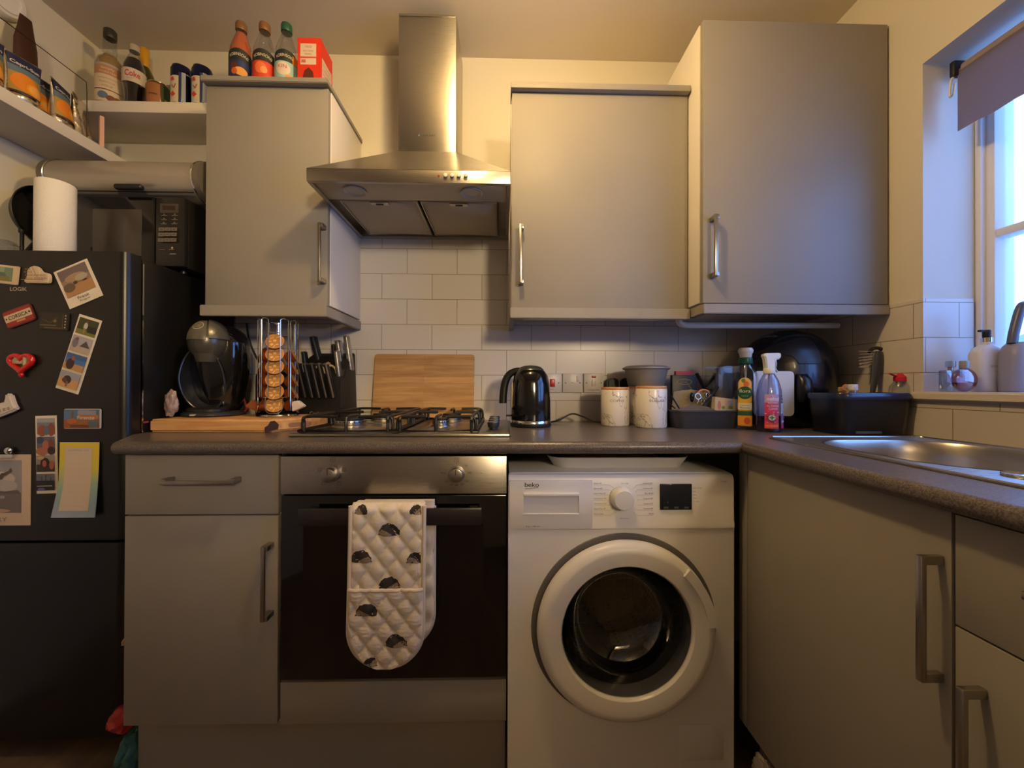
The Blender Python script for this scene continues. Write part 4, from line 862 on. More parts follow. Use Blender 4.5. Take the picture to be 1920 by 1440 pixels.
# juice pouches
foil=mat('foil_silver',(222,214,200),.22,1,bump=1,bscale=55)
def pouch(label,cx,cy,rz,w=.082,h=.142,first=[None]):
    if first[0] is None:
        t=thing('juice_pouch',(0,0,0),label,'juice pouch','juice pouches on the left shelf')
        b=nb(); tm=bmesh.new(); nu,nv=16,20; F=[[],[]]
        def bulge(u,v):
            s=max(0,1-abs(u)**2.6); vv=v; return (.030*(1-vv)**.8*s+.0015 if vv>.06 else .028*s*(.75+.25*vv/.06)+.0015)
        for sd in (0,1):
            for j in range(nv+1):
                v=j/nv; F[sd].append([tm.verts.new(((i/nu*2-1)*w/2*(1-.10*math.sin(v*PI)),(-1 if sd==0 else 1)*(bulge(i/nu*2-1,v)+.0012*noise.noise(Vector((i*.5,j*.5,sd*9)))),v*h)) for i in range(nu+1)])
            for j in range(nv):
                for i in range(nu): tm.faces.new((F[sd][j][i],F[sd][j][i+1],F[sd][j+1][i+1],F[sd][j+1][i]))
        for j in range(nv):
            for i in (0,nu): tm.faces.new((F[0][j][i],F[1][j][i],F[1][j+1][i],F[0][j+1][i]))
        for i in range(nu):
            for j in (0,nv): tm.faces.new((F[0][j][i],F[0][j][i+1],F[1][j][i+1],F[1][j][i]))
        bmesh.ops.recalc_face_normals(tm,faces=tm.faces); J(b,tm); obj('foil_body',b,foil,t,world=False,angle=70)
        A=Art(lambda u,v,d:(u*(1-.10*math.sin(v/h*PI)),-(bulge(u/(w/2),v/h)+d+.0012),v),cut=.008,d0=.0012); A.cut_v=True
        A.rect(-w*.47,w*.47,h*.74,h*.97,(30,34,70)); A.rect(-w*.47,w*.47,h*.60,h*.74,(92,112,124)); A.text('Capri-Sun',0,h*.80,.013,(214,208,196),w=w*.82,bold=.02)
        A.rect(-w*.47,w*.47,h*.20,h*.60,(168,134,60)); A.ell(-.006,h*.42,.030,.028,(222,128,24)); A.ell(.016,h*.33,.022,.020,(232,150,40)); A.ell(.016,h*.33,.017,.015,(238,170,70)); A.line([(.016-.016,h*.33),(.016+.016,h*.33)],.001,(240,200,130)); A.line([(.016,h*.33-.014),(.016,h*.33+.014)],.001,(240,200,130)); A.rect(-w*.45,w*.3,h*.16,h*.19,(70,36,50))
        A.build('pouch_print',t,world=False)
        first[0]=t; t.location=(cx,cy,1.8925); t.rotation_euler=(0,0,rz); t['base']=[cx,cy,1.8925]; return t
    return dup(first[0],(cx,cy,1.8925),rz,label)
SL=1.8925
pouch('foil orange-juice pouch cut by the left edge of the photo, leftmost on the shelf',-.862,-.478,math.radians(80))
pouch('foil orange-juice pouch, largest seen, showing an orange half and a dark blue top',-.858,-.392,math.radians(78))
pouch('foil orange-juice pouch half hidden behind the largest pouch',-.895,-.328,math.radians(84))
pouch('foil orange-juice pouch fourth along the shelf, turned towards the room',-.862,-.290,math.radians(108))
t=pouch('silver pouch with its back turned, last on the left shelf beside the bottles',-.866,-.225,math.radians(292))
b=nb(); prism(b,[(-.006,0),(.006,0),(.006,.115),(-.006,.115)],'Y',-.014,0,b=.001,X=Matrix.Translation((-.846,-.176,SL))@Matrix.Rotation(math.radians(60),4,'Z')); tag(obj('carton',b,flat((206,160,140),.5)),'pale pink narrow carton at the far end of the left shelf','carton')
# brown packet, clear jar, cable, smoke alarm
q=P(48,110,'X',-.95); qt=P(50,34,'X',-.95)
b=nb(); tm=bmesh.new(); H_=qt.z-SL
for v in range(0,9):
    k=v/8; w_=.036*(1-.15*k) if v<7 else .030*(1-.45*(k-.75)/.25); d_=.022*(1-k)+.003
    for i in range(12):
        a=2*PI*i/12; tm.verts.new((d_*math.cos(a)+.002*noise.noise(Vector((i,v,1))),w_*math.sin(a)*(1+.08*noise.noise(Vector((i,v,5)))),k*H_))
tm.verts.ensure_lookup_table()
for v in range(8):
    for i in range(12): tm.faces.new((tm.verts[v*12+i],tm.verts[v*12+(i+1)%12],tm.verts[(v+1)*12+(i+1)%12],tm.verts[(v+1)*12+i]))
tm.faces.new(tm.verts[:12]); tm.faces.new(tm.verts[96:108]); bmesh.ops.recalc_face_normals(tm,faces=tm.faces); J(b,tm,X=Matrix.Translation((-.95,q.y,SL)))
pk=thing('coffee_packet',(-.95,q.y,SL),'dark brown foil packet with an orange band standing behind the pouches','packet'); obj('packet_body',b,mat('packet_brown',(62,34,24),.4),pk)
b=nb(); prism(b,[(-.024,.13),(.026,.13),(.024,.165),(-.022,.165)],'X',.006,.0135,X=Matrix.Translation((-.95,q.y,SL))); obj('packet_band',b,flat((170,86,36),.5),pk)
b=nb(); lathe(b,[(.038,0),(.042,.006),(.042,.16),(.036,.185),(.036,.20),(.033,.20)],(-.955,-.43,SL),n=32,cap=False); jr=tag(obj('storage_jar',b,milky('jar_clear',(190,180,160),.45)),'clear storage jar behind the leftmost pouches','jar')
b=nb(); pts=[P(-60,-18,'X',-.826),P(0,33,'X',-.826),P(80,92,'X',-.826),P(162,154,'X',-.826)]; tube(b,pts+[pts[-1]+Vector((0,.002,-.03)),Vector((-.826,pts[-1].y+.003,SL-.001))],.0013,n=6)
tag(obj('guard_wire',b,M['blackm']),'thin black guard wire stretched above the left shelf','wire')
q=P(10,-8,'X',-1.0); sa=thing('smoke_alarm',(XL,q.y,q.z),'round white alarm high on the left wall, cut by the photo corner','alarm')
b=nb(); lathe(b,[(.062,0),(.062,.018),(.055,.03),(0,.032)],(XL+.0005,q.y,q.z),axis='X',n=40); obj('alarm_body',b,M['white'],sa)
b=nb(); lathe(b,[(.046,.0305),(.046,.034),(.040,.034),(.040,.0305)],(XL+.0005,q.y,q.z),axis='X',n=40); obj('alarm_ring',b,M['white'],sa)
# ================================================================ bottles on the back shelf
BZ=2.0625
def bottle(name,label,cat,cx,cy,z,prof,body,capprof=None,capm=None,group=None,liquid=None,n=40):
    t=thing(name,(cx,cy,z),label,cat,group); b=nb(); lathe(b,prof,(cx,cy,z),n=n,cap=True); bo=obj('bottle_body',b,body,t)
    if liquid: b=nb(); lathe(b,liquid[0],(cx,cy,z),n=n); obj('liquid',b,liquid[1],t)
    if capprof: b=nb(); lathe(b,capprof,(cx,cy,z),n=28); obj('bottle_cap',b,capm,t)
    return t
ys=-.125
bxp=lambda px,y=-.125: P(px,150,'Y',y).x
SYX,CKX=bxp(206),bxp(252)
syr=bottle('syrup_bottle','tall clear syrup bottle with a pale label, leftmost on the back shelf','bottle',SYX,ys,BZ,[(.036,0),(.040,.005),(.040,.165),(.034,.185),(.019,.20),(.018,.212),(.0215,.218),(.0195,.225),(.0195,.268),(.0,.268)],M['clear'],[(.018,.268),(.019,.27),(.0185,.298),(.015,.302),(0,.302)],flat((52,54,44),.4),liquid=([(0,.004),(.037,.006),(.038,.163),(.032,.182),(.018,.198),(.017,.205),(0,.205)],mat('syrup',(178,140,88),.25)))
A=Art(cylmap(SYX,ys,BZ,.0405,-.95),cut=.006); A.rect(-.045,.045,.112,.148,(176,128,96)); A.rect(-.045,.045,.146,.153,(170,160,160)); A.text('Simply',-.0,.134,.010,(220,196,160),w=.036); A.text('TOASTED',.0,.121,.006,(224,200,170),w=.046); A.rect(-.045,.045,.012,.112,(206,184,156)); A.text('MARSHMALLOW',0,.098,.006,(150,120,100),w=.05); A.text('FLAVOUR',0,.084,.006,(150,120,100),w=.04); A.text('SYRUP',0,.070,.006,(150,120,100),w=.028)
A.rect(-.04,.04,.056,.0585,(70,44,36)); A.ell(-.012,.036,.014,.013,(90,110,140)); A.ell(.010,.028,.013,.011,(110,62,34)); A.ell(.026,.028,.012,.011,(130,70,36)); A.rect(-.045,.045,.008,.014,(130,130,140)); A.build('label',syr)
ck=bottle('cola_bottle','dark cola bottle with a pale red-lettered label on the back shelf','bottle',CKX,ys,BZ,[(.026,0),(.031,.006),(.030,.03),(.029,.05),(.034,.09),(.034,.13),(.030,.165),(.018,.20),(.0135,.21),(.0135,.226),(0,.226)],M['clear'],[(.015,.222),(.0155,.224),(.0155,.242),(.014,.245),(0,.245)],flat((176,166,148),.4),liquid=([(0,.004),(.0295,.007),(.0285,.03),(.0275,.05),(.0325,.09),(.0325,.13),(.0285,.165),(.019,.192),(0,.193)],mat('cola',(22,12,8),.1)))
A=Art(cylmap(CKX,ys,BZ,.0345,-1.0),cut=.006); A.rect(-.05,.05,.092,.142,(196,184,168)); A.text('Coke',0.0,.122,.022,(186,40,34),w=.044,bold=.02); A.text('DIET',-.006,.102,.006,(150,140,130)); A.build('label',ck)
wb=bottle('wine_bottle','green bottle with yellow foil neck behind the cola bottle','bottle',bxp(270,-.052),-.052,BZ,[(.036,0),(.038,.005),(.038,.16),(.030,.195),(.016,.225),(.0145,.235),(.0145,.292),(0,.292)],mat('green_glass',(58,62,26),.12),[(.0155,.215),(.0165,.217),(.0158,.27),(.0158,.294),(.014,.297),(0,.297)],mat('yellow_foil',(206,152,30),.35))
def can(name,label,cx,cy,r,h,bodym,draw,group=None,cat='can'):
    t=thing(name,(cx,cy,BZ),label,cat,group); b=nb(); lathe(b,[(r*.8,0),(r*.86,.003),(r,.010),(r,h-.012),(r*.88,h-.004),(r*.86,h)],(cx,cy,BZ),n=40,cap=False); lathe(b,[(0,.004),(r*.8,0)],(cx,cy,BZ),n=40,cap=False); obj('can_body',b,bodym,t)
    b=nb(); lathe(b,[(r*.86,h-.001),(r*.87,h+.001),(r*.82,h+.001),(r*.80,h-.004),(0,h-.004)],(cx,cy,BZ),n=40,cap=False); obj('can_lid',b,M['chrome'],t)
    A=Art(cylmap(cx,cy,BZ,r+.0003,-1.05),cut=.006); draw(A); A.build('label',t); return t
can('drinks_can','short brown and green can between the cola bottle and the tall blue cans',bxp(297),ys,.036,.098,mat('can_brown',(116,74,42),.35,.5),lambda A:(A.rect(-.030,.012,.006,.088,(150,96,56)),A.rect(.014,.05,.006,.088,(52,60,32)),A.rect(.024,.034,.02,.04,(120,140,90)),A.rect(-.022,.004,.045,.049,(90,50,34))))
cans=mat('can_blue',(34,42,86),.25,.7)
def rb_(A): A.rect(-.036,-.004,.008,.105,(196,184,166)); A.rect(-.004,.003,.008,.118,(30,38,84)); A.rect(.004,.016,.014,.12,(150,156,176)); A.rect(-.030,-.016,.030,.046,(196,60,34),rot=.7); A.rect(-.030,-.018,.085,.098,(196,60,34),rot=.3); A.line([(-.026,.07),(-.018,.058),(-.012,.074)],.003,(150,70,60)); A.text('ENERGY',.024,.118,.005,(190,186,176))
can('drinks_can','tall blue and white can with red marks, left of the pair by the wall cabinet',bxp(341,-.14),-.14,.0325,.152,cans,rb_,'tall blue cans')
can('drinks_can','tall blue and white can half hidden behind the wall cabinet side',bxp(380,-.14),-.14,.0325,.152,cans,rb_,'tall blue cans')
can('drinks_can','pale can mostly hidden behind the left tall blue can',bxp(326,-.075),-.075,.026,.125,mat('can_pale',(160,150,136),.35,.5),lambda A:A.rect(-.02,.0,.03,.034,(150,70,50)))
# ---- on the wall cabinet
CZ=UZ1+.0005
cyb=-.245
def squash(label,cx,bodycol,labcol,cap,draw,full,cy=-.25):
    pf=[(.030,0),(.0345,.006),(.0345,.13),(.033,.155),(.020,.20),(.0150,.214),(.0150,.228),(0,.228)]
    t=bottle('squash_bottle',label,'bottle',cx,cy,CZ,pf,M['clear'],[(.0165,.222),(.0175,.224),(.0175,.244),(.0155,.250),(0,.251)],cap,'squash bottles on the wall cabinet',liquid=([(0,.004),(.033,.008),(.033,.13),(.0315,.155),(.0185,.20),(.014,.213),(0,.214)] if full else [(0,.004),(.033,.008),(.033,.12),(0,.12)],bodycol))
    A=Art(cylmap(cx,cy,CZ,.0350,-1.2),cut=.006); draw(A); A.build('label',t); return t
def arc_label(A,bgc,fruit,txt='ROBINSONS',low='FRUIT'):
    A.rect(-.052,.052,.012,.128,bgc); A.poly([(x,.128+.012*math.cos(x*36)) for x in [(-.04+.008*i) for i in range(11)]]+[(.04,.10),(-.04,.10)],(34,38,40)); A.text(txt,.0,.120,.010,(216,206,170),w=.058,arc=.07); fruit(A); A.text(low,-.008,.026,.010,(226,214,200),w=.034,bold=.01)
s_a=mat('squash_orange',(202,98,48),.25); s_b=mat('squash_peach',(198,66,34),.25); s_c=mat('squash_pale',(196,170,150),.2)
squash('full orange squash bottle, leftmost of three on the wall cabinet',P(452,143,'Y',-.25).x,s_a,None,mat('cap_tan',(120,84,50),.4),lambda A:arc_label(A,(34,46,92),lambda A:(A.ell(-.014,.078,.012,.014,(96,40,30)),A.ell(.006,.064,.020,.014,(214,150,70)),A.ell(-.012,.062,.009,.011,(190,90,40)))),True)
squash('squash bottle with a red peach label, middle of three on the wall cabinet',P(496,143,'Y',-.25).x,s_b,None,mat('cap_tan2',(128,88,50),.4),lambda A:arc_label(A,(212,62,34),lambda A:(A.ell(-.006,.076,.018,.020,(224,112,60)),A.ell(.004,.070,.010,.012,(230,150,90)),A.rect(.022,.032,.02,.036,(70,60,40)))),False)
squash('squash bottle with a green cap and pale blue label, rightmost of three',P(537,143,'Y',-.25).x,s_c,None,mat('cap_green',(28,84,58),.4),lambda A:(arc_label(A,(120,176,176),lambda A:(A.rect(-.05,.05,.012,.10,(150,190,186)),A.ell(-.006,.075,.022,.022,(214,196,176)),A.text('VIT C' if 0 else 'KIN',-.008,.082,.012,(190,60,80),w=.026),A.ell(.014,.05,.012,.008,(220,140,60)),A.rect(.022,.05,.10,.128,(216,140,50))),low='WATER')),False)
cx0_,cx1_=P(557,147,'Y',-.29).x,P(601,147,'Y',-.29).x
ct=thing('carton',((cx0_+cx1_)/2,-.24,CZ),'red carton with a white panel and chocolate picture beside the squash bottles','carton')
b=nb(); zt=P(578,70,'Y',-.29).z; t_=bmesh.new(); V=[]
for x,y,z in ((cx0_,-.29,CZ),(cx1_,-.29,CZ),(cx1_,-.20,CZ),(cx0_,-.20,CZ),(cx0_,-.29,zt-.0),(cx1_,-.29,zt),(cx1_,-.20,zt-.006),(cx0_,-.20,zt-.006)): V.append(t_.verts.new((x,y,z)))
for f in ((0,1,5,4),(1,2,6,5),(2,3,7,6),(3,0,4,7),(4,5,6,7),(3,2,1,0)): t_.faces.new([V[i] for i in f])
bmesh.ops.recalc_face_normals(t_,faces=t_.faces); bmesh.ops.bevel(t_,geom=t_.edges[:],offset=.0015,segments=2,affect='EDGES'); J(b,t_); obj('carton_body',b,flat((212,54,30),.4),ct)
A=Art(planeY((cx0_+cx1_)/2,-.29,CZ)); hh=zt-CZ; A.rect(-.028,.024,hh*.48,hh*.88,(214,190,170)); A.text('TESCO',-.002,hh*.82,.006,(120,90,84),w=.022); A.text('MILK CHOC',-.002,hh*.74,.005,(160,130,120),w=.034); A.text('DRINK',-.002,hh*.68,.005,(160,130,120)); A.rect(-.028,.024,hh*.60,hh*.63,(200,90,70)); A.rect(-.024,-.010,hh*.52,hh*.57,(200,100,90)); A.poly([(-.020,hh*.20),(.018,hh*.20),(.014,hh*.34),(.0,hh*.42),(-.014,hh*.36)],(92,40,24)); A.poly([(.004,hh*.02),(.030,hh*.02),(.024,hh*.10),(.01,hh*.12)],(96,42,26)); A.build('front_print',ct)
A=Art(planeX(cx1_,-.245,CZ)); A.rect(-.036,.036,hh*.05,hh*.66,(206,180,156))
for k in range(5): A.line([(-.03,hh*(.2+.09*k)),(.03,hh*(.24+.09*k))],.0012,(190,110,80))
A.build('side_print',ct)
b=nb(); q=P(415,136,'Y',-.2); crumple(b,(q.x,-.20,CZ+.03),(.028,.03,.032),5,.2,squash=.9); tag(obj('paper_bag',b,flat((150,120,110),.6)),'small crumpled pinkish bag behind the corner of the left wall cabinet','bag')
# ================================================================ worktop, left part
ZW=WT+.0006
bdz=.0385
t=thing('chopping_board',(-.27,-.3,ZW),'thick beech chopping board with a dark notch under the coffee machine','chopping board')
b=nb(); pol=[(-.468,-.405),(-.105,-.405),(-.022,-.275),(-.032,-.19),(-.468,-.19)]
prism(b,pol,'Z',ZW,ZW+bdz,b=.006,seg=3); obj('board',b,M['board'],t)
b=nb(); d_=Vector((.083,.130,0)).normalized(); nrm=Vector((d_.y,-d_.x,0)); c0=Vector((-.105,-.405,ZW))
X=Matrix(((d_.x,nrm.x,0,0),(d_.y,nrm.y,0,0),(0,0,1,0),(0,0,0,1))); X.translation=c0
b2=rrect(.05,.125,.010,.024,.0065); prism(b,b2,'Y',-.001,.0008,X=X); obj('grip_slot',b,mat('slot_shadow_wood',(150,112,88),.6),t)
b=nb(); prism(b,[(-.020,.002),(.018,.008),(.020,.022),(.008,.034),(-.004,.033),(-.010,.022),(-.020,.016)],'Y',-.001,.0012,X=X); obj('burn_mark',b,mat('scorched_wood',(58,34,24),.6),t)
BT=ZW+bdz+.0006
# coffee machine
cx,cy=-.385,-.255
cm=thing('coffee_machine',(cx,cy,BT),'black rounded capsule coffee machine with a grey head on the chopping board','coffee machine')
RM=Matrix.Translation((cx,cy,BT))@Matrix.Rotation(math.radians(14),4,'Z')
b=nb(); lathe(b,[(0,0),(.085,0),(.090,.004),(.090,.008),(.083,.015),(0,.017)],(0,0,0),n=56,sx=.98,X=RM); obj('base',b,mat('machine_charcoal',(44,46,50),.35),cm)
b=nb(); box(b,-.032,-.004,-.0885,-.085,.004,.010,b=.002,X=RM); obj('base_label',b,flat((180,176,166),.4),cm)
gl=mat('machine_gloss',(14,15,18),.10,coat=.6)
def loft(b,secs,n=36,X=None,mi=0,p=2.4,cap=True):
    """stack of super-ellipse sections (z,cx,cy,rx,ry)"""
    t=bmesh.new(); R=[]
    for z,x,y,rx,ry in secs:
        o=[]
        for i in range(n):
            a=2*PI*i/n; c,s_=math.cos(a),math.sin(a); o.append(t.verts.new((x+rx*math.copysign(abs(c)**(2/p),c),y+ry*math.copysign(abs(s_)**(2/p),s_),z)))
        R.append(o)
    for a_,c__ in zip(R,R[1:]):
        for i in range(n): t.faces.new((a_[i],a_[(i+1)%n],c__[(i+1)%n],c__[i]))
    if cap: t.faces.new(R[0]); t.faces.new(R[-1])
    bmesh.ops.recalc_face_normals(t,faces=t.faces); J(b,t,mi,X)
HM=P(400,600,'Y',cy-.04).z-BT
# curved rear body shell
b=nb(); secs=[(.014,0,.035,.062,.05)]
for i in range(1,20):
    k=i/19; z=.014+(HM-.02)*k
    w=.062+.028*math.sin(k*PI*.75); lean=.035-.02*k; dpt=.05+.018*math.sin(k*PI*.9)
    if k>.8: w*=math.sqrt(max(.02,1-((k-.8)/.2)**2*.9)); dpt*=math.sqrt(max(.05,1-((k-.8)/.2)**2*.8))
    secs.append((z,.006,lean,w,dpt))
loft(b,secs,X=RM,p=2.2); obj('body',b,gl,cm)
# head reaching forward
HC=Vector((-.004,-.030,HM*.775)); HR=Vector((.056,.060,HM*.215))
b=nb(); ball(b,HC,HR,n=40,X=RM); cyl(b,(HC.x,HC.y-.012,HM*.56),.030,HM*.14,r2=.040,X=RM); obj('head',b,mat('head_grey',(84,81,72),.28,.35),cm)
def ell_at(az,el,d): return RM@Vector((HC.x+(HR.x+d)*math.sin(az)*math.cos(el),HC.y-(HR.y+d)*math.cos(az)*math.cos(el),HC.z+(HR.z+d)*math.sin(el)))
def ell_patch(b,a0,a1,e0,e1,d0,d1,n=12):
    t=bmesh.new(); G=[[[t.verts.new(ell_at(a0+(a1-a0)*i/n,e0+(e1-e0)*j/n,d)) for i in range(n+1)] for j in range(n+1)] for d in (d0,d1)]
    for g_ in G:
        for j in range(n):
            for i in range(n): t.faces.new((g_[j][i],g_[j][i+1],g_[j+1][i+1],g_[j+1][i]))
    for j in range(n):
        for i in (0,n): t.faces.new((G[0][j][i],G[1][j][i],G[1][j+1][i],G[0][j+1][i]))
    for i in range(n):
        for j in (0,n): t.faces.new((G[0][j][i],G[0][j][i+1],G[1][j][i+1],G[1][j][i]))
    bmesh.ops.recalc_face_normals(t,faces=t.faces); J(b,t)
# front concave oval (drip cavity) with thin rim
b=nb(); ce=[]; n=48
for i in range(n):
    a=2*PI*i/n; ry_=HM*.33; rx_=.062*(1-.12*math.sin(a)); ce.append(Vector((-.010+rx_*math.cos(a)+.012*(-math.sin(a)),-.062+.020*abs(math.sin(a))*(1 if math.sin(a)>0 else .2),.014+HM*.345+ry_*math.sin(a))))
tube(b,ce,.0028,n=8,closed=True,X=RM); obj('cavity_rim',b,mat('rim_dark',(58,60,66),.25,.4),cm)
b=nb(); tm=bmesh.new(); rg=[]
for s_,dy in ((1,0),(.93,.02),(.8,.045),(.5,.06)):
    c_=sum(ce,Vector())/n; rg.append([tm.verts.new(c_+(v-c_)*s_+Vector((0,dy,0))) for v in ce])
for a_,c__ in zip(rg,rg[1:]):
    for i in range(n): tm.faces.new((a_[i],a_[(i+1)%n],c__[(i+1)%n],c__[i]))
tm.faces.new(rg[-1]); bmesh.ops.recalc_face_normals(tm,faces=tm.faces); J(b,tm,X=RM); obj('cavity',b,mat('cavity_dark',(30,31,34),.35),cm)
b=nb(); secs=[]
for s_ in range(n): pass
loft(b,[(.016,-.004,-.03,.058,.05),(.024,-.004,-.03,.058,.05),(.03,-.004,-.028,.052,.044)],X=RM); obj('drip_tray',b,mat('tray_dark',(36,34,30),.3),cm)
# lever plates on the head
b=nb(); ell_patch(b,-.75,.28,.02,1.15,-.002,.005); lv=obj('lever_plate',b,mat('lever_grey',(112,107,94),.3,.4),cm)
b=nb(); ell_patch(b,.40,1.9,.10,1.35,-.002,.006); obj('side_shell',b,mat('shell_grey',(104,100,90),.3,.4),cm)
A=Art(lambda u,v,d:tuple(ell_at(-.22+u/.056,.72+v/.050,.005+d)),cut=.004); A.cut_v=True; A.ring(0,0,.019,.0115,.0018,(196,190,172)); A.text('DOLCE',0,.0028,.0045,(190,170,140),w=.022); A.text('GUSTO',0,-.0038,.0045,(190,170,140),w=.022); A.build('emblem',lv)
# pouch, red cord, cable, toaster behind
b=nb(); q=P(327,760,'Z',BT+.03); crumple(b,(-.435,-.365,BT+.043),(.018,.013,.040),11,.3,1.6,squash=.95); tag(obj('snack_wrapper',b,mat('wrapper_mauve',(150,130,124),.35)),'small crumpled mauve wrapper left of the coffee machine','wrapper')
b=nb(); e1=P(456,745,'Y',-.2); e2=P(464,765,'Y',-.2); tube(b,spline([(e1.x,-.20,e1.z),(e2.x,-.205,e2.z),(e1.x+.005,-.21,BT+.008),(e1.x-.03,-.21,BT+.004)],5),.0035,n=8); tag(obj('red_cord',b,mat('cord_red',(128,36,36),.4)),'red cord loop curling up right of the coffee machine','cord')
b=nb(); q=P(257,805,'Y',-.42); tube(b,spline([(-.474,-.40,ZW+.030),(-.482,-.418,ZW+.026),(-.484,-.424,ZW+.012),(-.479,-.415,ZW+.004)],5),.0035,n=8); tag(obj('red_cord',b,mat('cord_red2',(128,36,36),.4)),'short red cord at the left end of the chopping board','cord')
to=thing('toaster',(-.23,-.08,ZW),'black toaster in the shade behind the capsule rack','toaster')
tz=P(500,697,'Y',-.11).z
b=nb(); box(b,-.345,-.165,-.112,-.012,ZW,tz,b=.018,seg=4); obj('toaster_body',b,mat('toaster_black',(16,15,15),.3),to)
b=nb(); box(b,-.315,-.195,-.085,-.070,tz-.002,tz+.001); box(b,-.315,-.195,-.052,-.037,tz-.002,tz+.001); obj('bread_slots',b,M['chrome'],to)
b=nb(); pts=[P(462,606,'Y',-.02),P(468,640,'Y',-.02),P(482,672,'Y',-.02),P(497,692,'Y',-.02),P(510,720,'Y',-.02)]; tube(b,spline(pts,6),.0038,n=8); tag(obj('power_cable',b,M['blackm']),'black cable hanging down the tiles behind the capsule rack','cable')
# capsule rack
kx,ky=-.160,-.275
rk=thing('capsule_rack',(kx,ky,BT),'chrome wire rack full of coffee capsules beside the knife block','rack')
RH=P(530,597,'Y',ky-.05).z-BT
b=nb(); lathe(b,[(0,0),(.060,0),(.063,.003),(.060,.007),(.02,.010),(.006,.012)],(kx,ky,BT),n=56); obj('rack_base',b,M['chrome'],rk)
b=nb(); tube(b,[(kx,ky,BT+.01),(kx,ky,BT+RH-.01)],.004,n=10); lathe(b,[(0,0),(.012,0),(.012,.004),(0,.005)],(kx,ky,BT+RH-.012),n=20); obj('centre_pole',b,M['chrome'],rk)
A0=-PI/2+.30
for q_ in range(4):
    a0=A0+q_*PI/2
    def rp_(da,r,z): return (kx+r*math.cos(a0+da),ky+r*math.sin(a0+da),BT+z)
    b=nb(); w=.0016; r1=.058; da=.30; db=.72; zl=.065 if q_ in(0,3,1) else .02
    tube(b,[rp_(-da,r1,zl),rp_(-da,r1,RH-.004),rp_(-da-.12,r1,RH),rp_(-db+.1,r1,RH),rp_(-db,r1,RH-.004),rp_(-db,r1,.02 if q_%2 else zl),rp_(-da-.1,r1,zl-.002),rp_(-da,r1,zl)],w,n=6)
    tube(b,[rp_(da,r1,zl),rp_(da,r1,RH-.004),rp_(da+.12,r1,RH),rp_(db-.1,r1,RH),rp_(db,r1,RH-.004),rp_(db,r1,zl),rp_(da+.1,r1,zl-.002),rp_(da,r1,zl)],w,n=6)
    tube(b,spline([rp_(-.42,r1,zl),rp_(-.44,r1,.035),rp_(-.3,r1+.002,.016),rp_(0,r1+.003,.012),rp_(.3,r1+.002,.016),rp_(.44,r1,.035),rp_(.42,r1,zl)],5),w,n=6)
    tube(b,[rp_(-da,r1,RH-.045),rp_(0,r1-.004,RH-.047),rp_(da,r1,RH-.045)],w,n=6)
    obj('wire_column',b,M['chrome'],rk)
cap_p=[None]
copper=mat('capsule_copper',(150,74,30),.28,.4); 
def capsule(label,col,row,white=False):
    a0=A0+col*PI/2; z=BT+.040+row*.0408; tilt=math.radians(24)
    loc=(kx+.047*math.cos(a0),ky+.047*math.sin(a0),z); rz=a0+PI/2
    if cap_p[0] is None:
        t=thing('coffee_capsule',(0,0,0),label,'coffee capsule','coffee capsules in the rack')
        b=nb(); lathe(b,[(.011,-.030),(.015,-.029),(.0205,-.006),(.0235,-.001),(.0275,0),(.0275,.0008),(0,.0010)],(0,0,0),axis='Y',n=36); obj('capsule_cup',b,copper,t,world=False)
        A=Art(lambda u,v,d:(u,-.0011-d,v)); A.ell(0,0,.0262,.0262,(206,176,128)); A.ell(0,0,.0252,.0252,(184,124,52)); random.seed(3)
        for k,(x,y,r) in enumerate(((-.009,.012,.3),(.008,.015,-.2),(0,.002,.1),(-.014,-.002,1.2),(.014,.0,-.9),(-.007,-.013,.5),(.009,-.012,-.3),(0,-.020,.1))):
            if k%3==2: A.rect(x-.004,x+.004,y-.0035,y+.0035,(214,184,130),rot=r)
            else: A.rect(x-.0055,x+.0055,y-.0013,y+.0013,(218,190,140),rot=r+.6*k)
        A.build('foil_lid',t,world=False); cap_p[0]=t; t.location=loc; t.rotation_euler=(-tilt,0,rz); t['base']=list(loc); t.rotation_mode='XYZ'
    else:
        t=dup(cap_p[0],loc,(-tilt,0,rz),label)
    return t
rows=['bottom','second-lowest','middle','second-highest','top']
for r in range(5): capsule('coffee capsule with a patterned gold lid facing out, %s of the front column'%rows[r],0,r)
capsule('copper coffee capsule seen from the side at the very top of the front column',0,5)
for r in range(5): capsule('copper coffee capsule seen edge-on, %s of the left column'%rows[r],3,r)
for r in range(5): capsule('copper coffee capsule seen edge-on, %s of the right column'%rows[r],1,r)
# creamer cartons poking out low
for sx_,px,lab,c in ((-1,500,'brown creamer pot poking out low on the left side of the capsule rack',(140,76,36)),(1,566,'white creamer pot poking out low on the right side of the capsule rack',(214,204,190))):
    b=nb(); x=kx+sx_*.078; prism(b,[(x-sx_*.020,BT+.016),(x+sx_*.012,BT+.030),(x+sx_*.018,BT+.034),(x-sx_*.004,BT+.052),(x-sx_*.022,BT+.048)],'Y',ky-.024,ky-.002,b=.002); tag(obj('creamer_pot',b,flat(c,.4)),lab,'creamer')
